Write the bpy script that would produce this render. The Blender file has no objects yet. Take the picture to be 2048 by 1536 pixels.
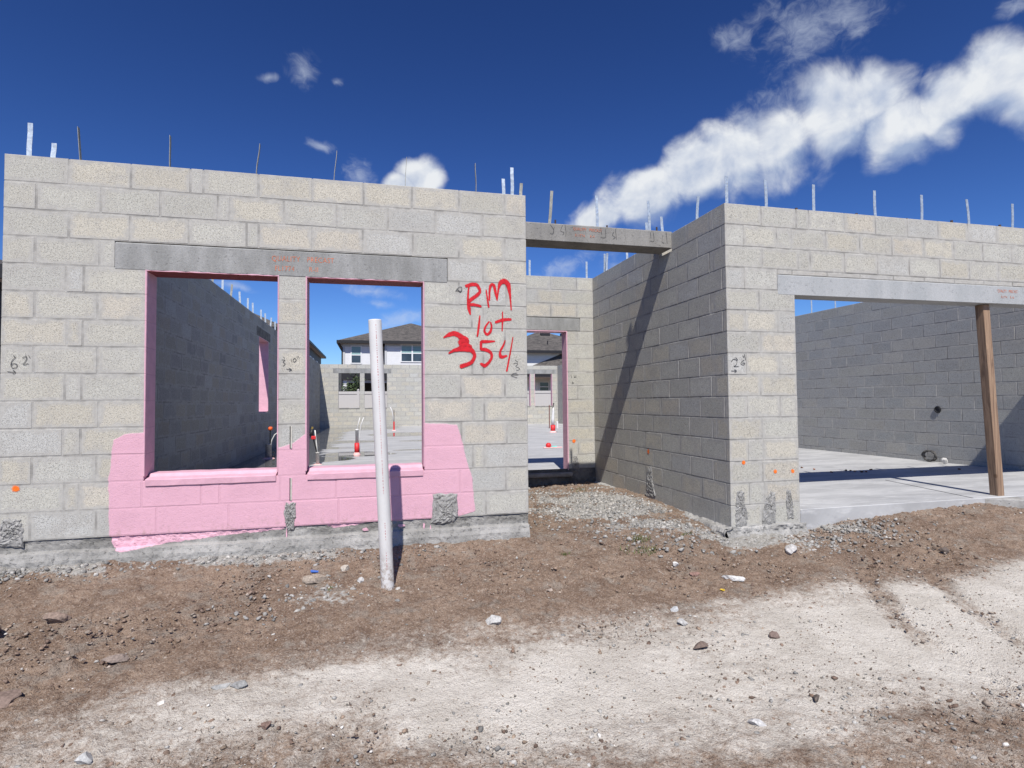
import bpy, math, random
import numpy as np
from mathutils import Matrix, Vector

random.seed(7)
RNG = np.random.default_rng(11)
SC = bpy.context.scene
COL = SC.collection
B = 0.2032            # one course of block
# ---------------------------------------------------------------- measured tables (metres)
JA={0:[0.412,0.825,1.239,1.332,1.738,2.15,2.557,2.96,3.366,3.775],1:[0.206,0.626,1.029,1.439,1.526,1.93,2.343,2.758,3.16,3.576],2:[0.418,0.823,1.231,1.649,1.74,2.149,2.552,2.965,3.363,3.773],3:[0.204,0.62,3.573],4:[0.405,0.52,3.361,3.786],5:[0.207,0.614,3.474,3.572],6:[0.416,0.519,3.359,3.768],7:[0.206,0.618,3.474,3.573],8:[0.41,0.516,3.372,3.763],9:[0.208,0.631,3.474,3.578],10:[0.4,0.516,3.375,3.779],11:[0.209,0.62,3.475,3.575],12:[0.416,0.512,0.924,1.335,1.466,1.909,2.338,2.852,3.36,3.767],13:[0.205,0.625,1.025,1.532,1.947,2.358,2.782,3.221,3.586]}
JW={0:[6.252,6.646,6.79,7.213,7.59,7.993,8.391,8.789,9.19],1:[6.054,6.417,6.584,6.983,7.389,7.789,8.195,8.593,8.987,9.392],2:[6.254,6.656,6.797,7.199,7.601,8.0,8.4,8.793,9.193],3:[6.058,6.407],4:[6.207],5:[6.051,6.408],6:[6.214],7:[6.058,6.415],8:[6.203],9:[6.038,6.412],10:[6.209],11:[6.051,6.221],12:[6.203],13:[6.035,6.219],14:[6.187]}
RED=[[(3.45,2.003,0.0175),(3.443,1.95,0.0163),(3.439,1.874,0.0222),(3.448,1.799,0.035),(3.459,1.746,0.0117)],[(3.421,1.994,0.0292),(3.459,2.008,0.0362),(3.51,2.012,0.035),(3.536,1.985,0.0292),(3.545,1.953,0.0269),(3.522,1.921,0.035),(3.478,1.888,0.035),(3.446,1.862,0.035)],[(3.446,1.835,0.0321),(3.496,1.834,0.028),(3.541,1.825,0.0245),(3.557,1.82,0.0146)],[(3.601,1.968,0.0128),(3.612,1.892,0.0175),(3.623,1.817,0.0175)],[(3.63,1.88,0.0163),(3.632,1.963,0.0204),(3.645,2.013,0.0292),(3.671,2.011,0.0292),(3.686,1.946,0.0257),(3.7,1.88,0.0117)],[(3.702,1.896,0.0117),(3.713,1.985,0.0199),(3.733,2.037,0.0438),(3.768,2.052,0.0526),(3.801,2.021,0.0467),(3.815,1.944,0.0245),(3.822,1.868,0.0152),(3.827,1.798,0.0117)],[(3.543,1.739,0.0105),(3.533,1.65,0.021),(3.52,1.558,0.0163)],[(3.626,1.689,0.014),(3.597,1.651,0.0175),(3.583,1.607,0.021),(3.606,1.576,0.0263),(3.635,1.599,0.0263),(3.647,1.646,0.0187),(3.639,1.685,0.014)],[(3.747,1.779,0.0105),(3.746,1.693,0.0152),(3.742,1.61,0.0117)],[(3.684,1.684,0.0245),(3.752,1.708,0.0327),(3.824,1.714,0.0234)],[(3.225,1.54,0.0117),(3.275,1.568,0.0409),(3.325,1.577,0.0496),(3.374,1.553,0.0496),(3.431,1.525,0.0409)],[(3.365,1.509,0.0555),(3.406,1.503,0.0759),(3.437,1.51,0.0409)],[(3.371,1.456,0.0526),(3.412,1.472,0.0701),(3.456,1.454,0.0584)],[(3.268,1.405,0.0128),(3.318,1.433,0.0321),(3.386,1.447,0.0526),(3.456,1.44,0.0496),(3.49,1.407,0.0327),(3.488,1.363,0.0315),(3.455,1.322,0.035),(3.373,1.294,0.0409)],[(3.676,1.517,0.0128),(3.609,1.513,0.0292),(3.558,1.511,0.0321)],[(3.552,1.512,0.0245),(3.551,1.443,0.0269)],[(3.552,1.446,0.0292),(3.602,1.438,0.035),(3.64,1.412,0.028),(3.645,1.371,0.0234),(3.62,1.33,0.0269),(3.585,1.302,0.0362),(3.549,1.318,0.0234)],[(3.768,1.525,0.0105),(3.75,1.477,0.0187),(3.723,1.426,0.021),(3.731,1.38,0.0362),(3.783,1.39,0.0163)],[(3.84,1.556,0.0093),(3.815,1.421,0.0152),(3.781,1.255,0.0163)]]
MARK_A=[[(0.098,1.341),(0.076,1.315),(0.068,1.282),(0.08,1.26),(0.102,1.264),(0.105,1.286),(0.083,1.293),(0.071,1.278)],[(0.082,1.352),(0.091,1.341)],[(0.138,1.334),(0.157,1.345),(0.166,1.331),(0.157,1.308),(0.145,1.286),(0.176,1.294)],[(0.16,1.353),(0.166,1.338)],[(0.178,1.353),(0.185,1.338)],[(0.047,1.235),(0.072,1.231),(0.093,1.231)],[(0.081,1.246),(0.096,1.231),(0.081,1.216)],[(1.918,1.337),(1.942,1.335),(1.928,1.318),(1.944,1.305),(1.93,1.285)],[(1.93,1.361),(1.94,1.351)],[(1.988,1.341),(1.996,1.318)],[(2.017,1.352),(2.004,1.336),(2.013,1.319),(2.029,1.336),(2.017,1.352)],[(2.033,1.365),(2.038,1.349)],[(2.044,1.368),(2.051,1.349)],[(1.955,1.261),(1.992,1.256)],[(1.973,1.269),(1.995,1.256),(1.974,1.246)],[(3.843,1.319),(3.866,1.326),(3.883,1.316),(3.863,1.297),(3.899,1.278),(3.889,1.265),(3.869,1.262)],[(3.857,1.354),(3.883,1.335)],[(3.82,1.211),(3.839,1.233),(3.872,1.237)],[(3.833,1.221),(3.885,1.221)],[(3.826,1.212),(3.875,1.195)],[(3.333,1.952),(3.358,1.981),(3.383,1.985),(3.386,1.954),(3.371,1.937),(3.358,1.962)],[(3.33,1.95),(3.383,1.95)],[(3.341,1.969),(3.374,1.939)],[(3.377,1.982),(3.383,1.947)]]
MARK_W=[[(5.89,1.341),(5.917,1.364),(5.951,1.349),(5.942,1.311),(5.915,1.295),(5.967,1.296)],[(5.938,1.38),(5.96,1.357)],[(6.03,1.357),(6.004,1.342),(5.994,1.319),(6.02,1.311),(6.035,1.327),(6.008,1.33)],[(6.014,1.4),(6.026,1.38)],[(6.032,1.411),(6.044,1.358)],[(5.888,1.254),(5.94,1.253)],[(5.923,1.265),(5.945,1.253),(5.923,1.239)]]
MARK_E=[[(5.491,1.374),(5.501,1.338)],[(5.54,1.374),(5.545,1.342)],[(5.568,1.379),(5.573,1.338)],[(5.54,1.347),(5.573,1.352)],[(5.506,1.277),(5.531,1.26),(5.5,1.251)]]
MARK_B=[[(4.448,2.843),(4.483,2.794),(4.474,2.75),(4.444,2.753)],[(4.491,2.82),(4.474,2.75)],[(4.583,2.847),(4.561,2.788),(4.598,2.77),(4.582,2.745)],[(4.61,2.854),(4.62,2.782),(4.616,2.734)],[(5.014,2.849),(5.027,2.776)],[(5.068,2.834),(5.067,2.748),(5.011,2.748)],[(5.166,2.811),(5.149,2.778),(5.183,2.753),(5.16,2.741)],[(5.186,2.849),(5.196,2.733)],[(5.6,2.833),(5.605,2.773)],[(5.636,2.832),(5.64,2.743),(5.599,2.738)],[(5.748,2.815),(5.738,2.738),(5.764,2.723)],[(5.79,2.85),(5.802,2.72)]]
CU=[(0.3976,0.3124,0.0632,0.0327,0.1807),(0.4747,0.3347,0.0884,0.0481,0.1494),(0.5615,0.3641,0.0642,0.0548,0.2032),(0.6208,0.3855,0.0765,0.0658,0.3543),(0.6883,0.3956,0.0725,0.0632,0.243),(0.7589,0.412,0.0773,0.0682,0.3123),(0.8116,0.4223,0.0631,0.0498,-0.0846),(0.8414,0.3798,0.0621,0.0507,0.0259),(0.906,0.3938,0.0588,0.049,0.3128),(0.9547,0.4086,0.0556,0.0526,0.071),(1.0035,0.3949,0.0532,0.0526,-0.1488),(0.8886,0.3772,0.0318,0.0263,0.1207),(0.0836,0.38,0.0436,0.0341,0.0389),(0.0474,0.3627,0.0344,0.0186,0.0508)]
WI=[(0.7209,0.5314,0.1095,0.0623,-0.0315),(0.625,0.5455,0.0537,0.025,-0.1971),(0.7827,0.5335,0.0811,0.0369,-0.1341),(0.9774,0.4785,0.0308,0.016,-0.3709),(-0.1171,0.5107,0.0326,0.0295,-0.3222),(-0.0595,0.5015,0.0181,0.0094,0.1184),(-0.167,0.4948,0.0192,0.0091,0.1667),(-0.02,0.3763,0.0397,0.0305,-0.4226),(-0.0811,0.4129,0.0311,0.0106,-0.2149),(-0.0035,0.1915,0.0756,0.0134,-0.1097),(0.3399,0.2329,0.06,0.0221,0.299),(0.0468,0.1442,0.0776,0.022,0.2736),(0.0132,0.1721,0.0335,0.0084,-0.1486),(0.4177,0.2256,0.0327,0.0343,1.0067),(-0.2127,0.1851,0.0508,0.0109,-0.078),(0.7113,0.4452,0.0778,0.0496,0.113),(0.6446,0.424,0.0261,0.0467,0.931)]
SAT, CLOUD, SKYS, EXPO = 1.6, 10.5, .066, 0.35

# ---------------------------------------------------------------- node helpers
class G:
    def __init__(s, tree):
        s.t = tree; s.n = tree.nodes; s.l = tree.links
    def new(s, kind, **kw):
        nd = s.n.new(kind)
        for k, v in kw.items(): setattr(nd, k, v)
        return nd
    def put(s, sock, v):
        if v is None: return
        if hasattr(v, 'is_linked') or isinstance(v, bpy.types.NodeSocket): s.l.new(v, sock)
        else:
            if sock.type == 'RGBA' and len(v) == 3: v = (*v, 1)
            sock.default_value = v
    def m(s, op, a, b=None, c=None, clamp=False):
        nd = s.new('ShaderNodeMath', operation=op); nd.use_clamp = clamp
        s.put(nd.inputs[0], a); s.put(nd.inputs[1], b); s.put(nd.inputs[2], c)
        return nd.outputs[0]
    def v(s, op, a, b=None):
        nd = s.new('ShaderNodeVectorMath', operation=op)
        s.put(nd.inputs[0], a); s.put(nd.inputs[1], b)
        return nd.outputs['Value'] if op in ('LENGTH', 'DOT_PRODUCT', 'DISTANCE') else nd.outputs[0]
    def sm(s, x, lo, hi, a=0.0, b=1.0):
        nd = s.new('ShaderNodeMapRange', interpolation_type='SMOOTHSTEP')
        s.put(nd.inputs[0], x); s.put(nd.inputs[1], lo); s.put(nd.inputs[2], hi)
        s.put(nd.inputs[3], a); s.put(nd.inputs[4], b)
        return nd.outputs[0]
    def noise(s, scale, detail=3, rough=.55, vec=None, dist=0, col=False):
        nd = s.new('ShaderNodeTexNoise')
        s.put(nd.inputs['Scale'], scale); s.put(nd.inputs['Detail'], detail)
        s.put(nd.inputs['Roughness'], rough); s.put(nd.inputs['Distortion'], dist)
        if vec is None: vec = getattr(s, 'obj', None)
        if vec is not None: s.l.new(vec, nd.inputs['Vector'])
        return nd.outputs['Color' if col else 'Fac']
    def voro(s, scale, vec=None, feature='F1', out='Distance'):
        nd = s.new('ShaderNodeTexVoronoi', feature=feature)
        s.put(nd.inputs['Scale'], scale)
        if vec is None: vec = getattr(s, 'obj', None)
        if vec is not None: s.l.new(vec, nd.inputs['Vector'])
        return nd.outputs[out]
    def mix(s, f, a, b, mode='MIX'):
        nd = s.new('ShaderNodeMix', data_type='RGBA', blend_type=mode)
        s.put(nd.inputs[0], f); s.put(nd.inputs[6], a); s.put(nd.inputs[7], b)
        return nd.outputs[2]
    def attr(s, name, out='Color'):
        nd = s.new('ShaderNodeAttribute'); nd.attribute_name = name
        return nd.outputs[out]
    def uv(s, name):
        nd = s.new('ShaderNodeUVMap'); nd.uv_map = name
        return nd.outputs[0]
    def sep(s, vec):
        nd = s.new('ShaderNodeSeparateXYZ'); s.l.new(vec, nd.inputs[0])
        return nd.outputs
    def comb(s, x, y, z):
        nd = s.new('ShaderNodeCombineXYZ')
        for i, q in enumerate((x, y, z)): s.put(nd.inputs[i], q)
        return nd.outputs[0]
    def curve(s, x, pts):
        nd = s.new('ShaderNodeFloatCurve'); c = nd.mapping.curves[0]
        nd.mapping.use_clip = False
        while len(c.points) > 2: c.points.remove(c.points[1])
        c.points[0].location = pts[0]; c.points[-1].location = pts[-1]
        for p in pts[1:-1]: c.points.new(*p)
        for p in c.points: p.handle_type = 'VECTOR'
        nd.mapping.update(); s.put(nd.inputs['Value'], x)
        return nd.outputs[0]
    def bump(s, h, strength=.5, dist=.01, normal=None):
        nd = s.new('ShaderNodeBump'); s.put(nd.inputs['Strength'], strength)
        s.put(nd.inputs['Distance'], dist); s.l.new(h, nd.inputs['Height'])
        if normal is not None: s.l.new(normal, nd.inputs['Normal'])
        return nd.outputs[0]

def material(name):
    m = bpy.data.materials.new(name); m.use_nodes = True
    g = G(m.node_tree)
    g.b = g.n['Principled BSDF']; g.out = g.n['Material Output']
    g.obj = g.new('ShaderNodeTexCoord').outputs['Object']
    g.b.inputs['Specular IOR Level'].default_value = .25
    g.b.inputs['Roughness'].default_value = .85
    return m, g

def plain(name, col, rough=.7, metal=0, spec=.3, var=.12, scale=20, bump=.15, bscale=90):
    m, g = material(name)
    n = g.noise(scale, 4)
    c = g.mix(g.sm(n, .3, .7), tuple(x*(1-var) for x in col), tuple(min(1, x*(1+var)) for x in col))
    g.put(g.b.inputs['Base Color'], c)
    g.b.inputs['Roughness'].default_value = rough; g.b.inputs['Metallic'].default_value = metal
    g.b.inputs['Specular IOR Level'].default_value = spec
    if bump: g.l.new(g.bump(g.noise(bscale, 3), bump, .004), g.b.inputs['Normal'])
    return m

MORTAR = (.37, .362, .336)
def block_material(name, pink=False, gain=1.0, relief=.55):
    m, g = material(name)
    P = g.obj
    tone = g.attr('tone')
    ea, eb = g.sep(g.uv('ea')), g.sep(g.uv('eb'))
    e = g.m('MINIMUM', g.m('MINIMUM', ea[0], ea[1]), g.m('MINIMUM', eb[0], eb[1]))
    n1 = g.noise(105, 1.5, .5); n2 = g.noise(210, 1.5, .5); n3 = g.noise(9, 4, .62); n4 = g.noise(2.1, 4, .6)
    pv = g.v('MULTIPLY', P, (7.0, 7.0, 1.1))
    n5 = g.noise(1.0, 4, .65, pv)
    # mortar smeared over the block edges
    sme = g.m('SUBTRACT', e, g.m('MULTIPLY', g.m('SUBTRACT', n3, .40), .11))
    sme = g.sm(sme, -.004, .028, 1, 0)
    mort = g.mix(g.sm(g.noise(26, 4, .6), .3, .7), tuple(x*.9 for x in MORTAR), tuple(x*1.12 for x in MORTAR))
    pit = g.sm(n1, .35, .43, 1, 0)
    pit2 = g.sm(n2, .36, .44, 1, 0)
    pits = g.m('MAXIMUM', g.m('MULTIPLY', pit, .85), g.m('MULTIPLY', pit2, .8))
    var = g.sm(g.noise(60, 4, .6), .3, .7, .90, 1.09)
    col = g.mix(1.0, tone, g.comb(var, var, var), 'MULTIPLY')
    col = g.mix(g.m('MULTIPLY', g.sm(n4, .5, .72), .25), col, (.34, .31, .26))
    col = g.mix(g.m('MULTIPLY', g.sm(g.noise(4.3, 5, .66), .50, .66), .55), col, (.375, .365, .338))
    col = g.mix(g.m('MULTIPLY', g.sm(g.noise(6.1, 4, .6, g.v('ADD', P, (5, 3, 8))), .56, .70), .5), col, mort)
    col = g.mix(g.m('MULTIPLY', pits, .62), col, (.12, .115, .105))
    col = g.mix(g.m('MULTIPLY', sme, .85), col, mort)
    stain = g.m('MULTIPLY', g.sm(n5, .55, .85), .12)
    col = g.mix(stain, col, (.22, .215, .20))
    joint = g.sm(e, .0, .0022, 1, 0)
    jn = g.m('MULTIPLY', joint, g.sm(g.noise(5, 3), .42, .64, .02, .55))
    col = g.mix(jn, col, (.16, .155, .145))
    if gain != 1.0: col = g.mix(1.0, col, (gain, gain, gain*1.01), 'MULTIPLY')
    rough = .93
    if pink:
        s = g.sep(P)
        wob = g.m('MULTIPLY', g.m('SUBTRACT', g.noise(6, 5, .62), .5), .045)
        wob2 = g.m('MULTIPLY', g.m('SUBTRACT', g.noise(28, 3), .5), .05)
        x = g.m('ADD', s[0], wob); z = s[2]
        zl = g.curve(z, [(-.2, .80), (-.1, .745), (-.06, .716), (.1, .709), (.42, .703), (.57, .717), (.72, .731), (.76, .80), (.9, .80)])
        zr = g.curve(z, [(-.2, 3.2), (.002, 3.345), (.04, 3.49), (.33, 3.469), (.57, 3.40), (.79, 3.341), (.9, 3.341)])
        top = g.curve(x, [(.6, .74), (.74, .755), (.93, .775), (1.88, .775), (1.885, .628), (2.0, .66), (2.11, .745), (2.115, .80), (3.05, .806), (3.4, .79), (3.6, .79)])
        bot = g.curve(x, [(.6, -.06), (.78, -.115), (1.1, -.07), (1.5, -.045), (1.95, -.02), (2.05, -.03), (2.6, -.04), (2.9, -.005), (3.3, -.01), (3.5, .03), (3.7, .06)])
        mk = g.m('MULTIPLY', g.sm(g.m('SUBTRACT', x, zl), -.004, .006), g.sm(g.m('SUBTRACT', zr, x), -.004, .006))
        mk = g.m('MULTIPLY', mk, g.sm(g.m('SUBTRACT', top, g.m('ADD', z, g.m('MULTIPLY', wob, .8))), -.006, .008))
        mk = g.m('MULTIPLY', mk, g.sm(g.m('SUBTRACT', g.m('ADD', z, wob2), bot), -.002, .004))
        pc = g.mix(g.m('MULTIPLY', g.m('MAXIMUM', g.m('MULTIPLY', pit, .5), joint), .3), PINK, tuple(q*.72 for q in PINK))
        pc = g.mix(g.m('MULTIPLY', g.sm(g.noise(4, 5, .7), .45, .68), .5), pc, tuple(q*.88 for q in PINK))
        pc = g.mix(g.m('MULTIPLY', g.sm(g.noise(60, 3), .62, .72), .35), pc, tuple(min(1, q*1.15) for q in PINK))
        pc = g.mix(g.m('MULTIPLY', g.sm(s[2], .14, -.02), g.m('MULTIPLY', g.sm(g.noise(24, 5, .7), .48, .66), .45)), pc, (.30, .21, .17))
        miss = g.m('MULTIPLY', g.sm(g.noise(55, 3), .29, .33, 1, 0), g.sm(g.noise(3.2, 3), .50, .62))
        mk = g.m('MULTIPLY', mk, g.m('SUBTRACT', 1, miss))
        col = g.mix(mk, col, pc)
        g.put(g.b.inputs['Roughness'], g.sm(mk, 0, 1, .93, .6))
    else:
        g.b.inputs['Roughness'].default_value = rough
    g.put(g.b.inputs['Base Color'], col)
    h = g.m('SUBTRACT', g.m('MULTIPLY', g.noise(75, 3, .6), .35), g.m('MULTIPLY', pits, .5))
    h = g.m('SUBTRACT', h, g.m('MULTIPLY', joint, .3))
    h = g.m('ADD', g.m('MULTIPLY', h, g.m('SUBTRACT', 1, g.m('MULTIPLY', sme, .7))), g.m('MULTIPLY', sme, .12))
    if pink: h = g.m('ADD', h, g.m('MULTIPLY', mk, g.m('ADD', g.m('MULTIPLY', g.noise(42, 4, .65), .9), g.m('MULTIPLY', g.noise(8, 4, .6), 1.2))))
    g.l.new(g.bump(h, relief, .004), g.b.inputs['Normal'])
    g.b.inputs['Specular IOR Level'].default_value = .15
    return m

PINK = (.62, .362, .437)
def concrete_material(name, c0, c1, rough=.9, bump=.5, scale=6, pitscale=60, pitamt=.5, streak=False, pinkedge=False):
    m, g = material(name)
    n = g.noise(scale, 5, .62)
    if streak:
        n = g.noise(1.0, 5, .6, g.v('MULTIPLY', g.obj, (scale, scale, scale*.3)))
    col = g.mix(g.sm(n, .32, .68), c0, c1)
    pit = g.sm(g.noise(pitscale, 3, .6), .30, .40, 1, 0)
    col = g.mix(g.m('MULTIPLY', pit, pitamt), col, tuple(q*.35 for q in c0))
    fine = g.sm(g.noise(160, 2), .3, .7, .9, 1.1)
    col = g.mix(1.0, col, g.comb(fine, fine, fine), 'MULTIPLY')
    if pinkedge:
        s = g.sep(g.obj)
        w = g.m('MULTIPLY', g.m('SUBTRACT', g.noise(14, 5, .65), .5), .07)
        x = g.m('ADD', s[0], w)
        bot = g.curve(x, [(.6, .1), (.715, .1), (.72, -.07), (.79, -.118), (1.1, -.075), (1.5, -.045), (1.93, -.022), (2.05, .02), (2.25, .0), (2.32, -.035), (2.5, -.022), (2.62, .01), (2.85, -.01), (3.0, .03), (3.6, .05)])
        pk = g.sm(g.m('SUBTRACT', g.m('ADD', s[2], g.m('MULTIPLY', w, .55)), bot), -.002, .004)
        col = g.mix(pk, col, PINK)
        dk = g.m('MULTIPLY', g.sm(s[2], -.10, -.055), g.sm(g.noise(2.2, 3), .38, .6))
        dk = g.m('MULTIPLY', dk, g.m('SUBTRACT', 1, pk))
        col = g.mix(g.m('MULTIPLY', dk, .55), col, (.115, .112, .10))
    g.put(g.b.inputs['Base Color'], col)
    g.b.inputs['Roughness'].default_value = rough
    h = g.m('SUBTRACT', g.noise(40, 5, .65), g.m('MULTIPLY', pit, .7))
    g.l.new(g.bump(h, bump, .008), g.b.inputs['Normal'])
    return m

def worn_paint(name, col, keep=(.38, .55), scale=60):
    """thin spray or stencil paint: patchy, soft at the edge of each stroke (attribute 'cover')"""
    m, g = material(name)
    cov = g.attr('cover', 'Fac')
    a = g.m('ADD', cov, g.m('MULTIPLY', g.m('SUBTRACT', g.noise(scale, 4, .65), .5), .9))
    a = g.sm(a, keep[0], keep[1])
    c = g.mix(g.sm(g.noise(40, 3), .3, .7), tuple(q*.8 for q in col), tuple(min(1, q*1.15) for q in col))
    g.put(g.b.inputs['Base Color'], c); g.put(g.b.inputs['Alpha'], a)
    g.b.inputs['Roughness'].default_value = .6
    return m

# ---------------------------------------------------------------- mesh helpers
def link(name, me, mats, parent=None):
    o = bpy.data.objects.new(name, me); COL.objects.link(o)
    for q in (mats if isinstance(mats, (list, tuple)) else [mats]): me.materials.append(q)
    if parent is not None:
        o.parent = parent
        o.matrix_parent_inverse = Matrix.Translation(parent.location).inverted() if parent.parent is None and parent.type == 'EMPTY' else Matrix()
    return o

def mesh(name, V, F, mat, parent=None, smooth=False, cover=None, mi=None):
    me = bpy.data.meshes.new(name); me.from_pydata([tuple(v) for v in V], [], [tuple(f) for f in F]); me.update()
    if smooth: me.polygons.foreach_set('use_smooth', [True]*len(me.polygons))
    if mi is not None: me.polygons.foreach_set('material_index', mi)
    if cover is not None:
        a = me.attributes.new('cover', 'FLOAT', 'POINT'); a.data.foreach_set('value', cover)
    return link(name, me, mat, parent)

class MB:
    """collects shapes into one mesh"""
    def __init__(s): s.V = []; s.F = []; s.M = []
    def add(s, V, F, m=0):
        k = len(s.V); s.V += [tuple(v) for v in V]; s.F += [tuple(i+k for i in f) for f in F]; s.M += [m]*len(F); return s
    def box(s, x0, x1, y0, y1, z0, z1, bev=0.0, m=0, jit=0.0):
        if bev <= 0:
            V = [(x, y, z) for z in (z0, z1) for y in (y0, y1) for x in (x0, x1)]
            F = [(0, 2, 3, 1), (4, 5, 7, 6), (0, 1, 5, 4), (2, 6, 7, 3), (0, 4, 6, 2), (1, 3, 7, 5)]
            return s.add(V, F, m)
        V = []; idx = {}
        for sx in (0, 1):
            for sy in (0, 1):
                for sz in (0, 1):
                    c = (x1 if sx else x0, y1 if sy else y0, z1 if sz else z0)
                    d = (-1 if sx else 1, -1 if sy else 1, -1 if sz else 1)
                    for ax in range(3):
                        p = [c[i] + (d[i]*bev if i != ax else 0) for i in range(3)]
                        if jit: p = [q + random.uniform(-jit, jit) for q in p]
                        idx[(sx, sy, sz, ax)] = len(V); V.append(p)
        F = []
        for ax in range(3):
            o = [i for i in range(3) if i != ax]
            for sgn in (0, 1):
                ring = []
                for a, b in ((0, 0), (1, 0), (1, 1), (0, 1)):
                    k = [0, 0, 0]; k[ax] = sgn; k[o[0]] = a; k[o[1]] = b
                    ring.append(idx[(*k, ax)])
                flip = (sgn == 0) ^ (ax == 1)
                F.append(ring[::-1] if flip else ring)
        for ax in range(3):           # edges parallel to ax
            o = [i for i in range(3) if i != ax]
            for a in (0, 1):
                for b in (0, 1):
                    k0 = [0, 0, 0]; k0[o[0]] = a; k0[o[1]] = b; k1 = list(k0); k1[ax] = 1
                    f = [idx[(*k0, o[0])], idx[(*k1, o[0])], idx[(*k1, o[1])], idx[(*k0, o[1])]]
                    F.append(f if ((a + b + (ax == 1)) % 2) else f[::-1])
        for sx in (0, 1):
            for sy in (0, 1):
                for sz in (0, 1):
                    f = [idx[(sx, sy, sz, i)] for i in range(3)]
                    F.append(f if (sx + sy + sz) % 2 else f[::-1])
        return s.add(V, F, m)
    def tube(s, pts, r, n=12, m=0, cap=True):
        pts = [Vector(p) for p in pts]; rs = r if isinstance(r, (list, tuple)) else [r]*len(pts)
        V = []; F = []
        t0 = (pts[1]-pts[0]).normalized(); a = t0.orthogonal().normalized()
        for i, p in enumerate(pts):
            t = (pts[min(i+1, len(pts)-1)]-pts[max(i-1, 0)]).normalized()
            a = (a - t*a.dot(t)).normalized(); b = t.cross(a)
            for j in range(n):
                q = 2*math.pi*j/n; V.append(p + (a*math.cos(q)+b*math.sin(q))*rs[i])
        for i in range(len(pts)-1):
            for j in range(n):
                F.append((i*n+j, i*n+(j+1) % n, (i+1)*n+(j+1) % n, (i+1)*n+j))
        if cap:
            F.append(tuple(range(n))[::-1]); F.append(tuple((len(pts)-1)*n+j for j in range(n)))
        return s.add(V, F, m)
    def poly(s, P, m=0): return s.add(P, [tuple(range(len(P)))], m)
    def build(s, name, mat, parent=None, smooth=False):
        return mesh(name, s.V, s.F, mat, parent, smooth, mi=s.M)

def empty(name, loc, label=None, cat=None, group=None):
    o = bpy.data.objects.new(name, None); COL.objects.link(o); o.location = loc
    o.empty_display_size = .2
    if label: o['label'] = label
    if cat: o['category'] = cat
    if group: o['group'] = group
    return o
def tag(o, label=None, cat=None, group=None, kind=None):
    for k, v in (('label', label), ('category', cat), ('group', group), ('kind', kind)):
        if v: o[k] = v
    return o

# ---------------------------------------------------------------- value noise (numpy)
_T = np.random.default_rng(5).random((256, 256))
def vnoise(x, y):
    xi = np.floor(x).astype(int); yi = np.floor(y).astype(int); fx = x-xi; fy = y-yi
    fx = fx*fx*(3-2*fx); fy = fy*fy*(3-2*fy)
    a = _T[xi % 256, yi % 256]; b = _T[(xi+1) % 256, yi % 256]; c = _T[xi % 256, (yi+1) % 256]; d = _T[(xi+1) % 256, (yi+1) % 256]
    return (a*(1-fx)+b*fx)*(1-fy)+(c*(1-fx)+d*fx)*fy
def fbm(x, y, s, o=4, g=.5):
    r = 0; a = 1; t = 0
    for i in range(o):
        r = r + a*vnoise(x*s+17.3*i, y*s+9.1*i); t += a; a *= g; s *= 2.03
    return r/t
def sstep(x, a, b):
    t = np.clip((x-a)/(b-a), 0, 1); return t*t*(3-2*t)

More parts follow.
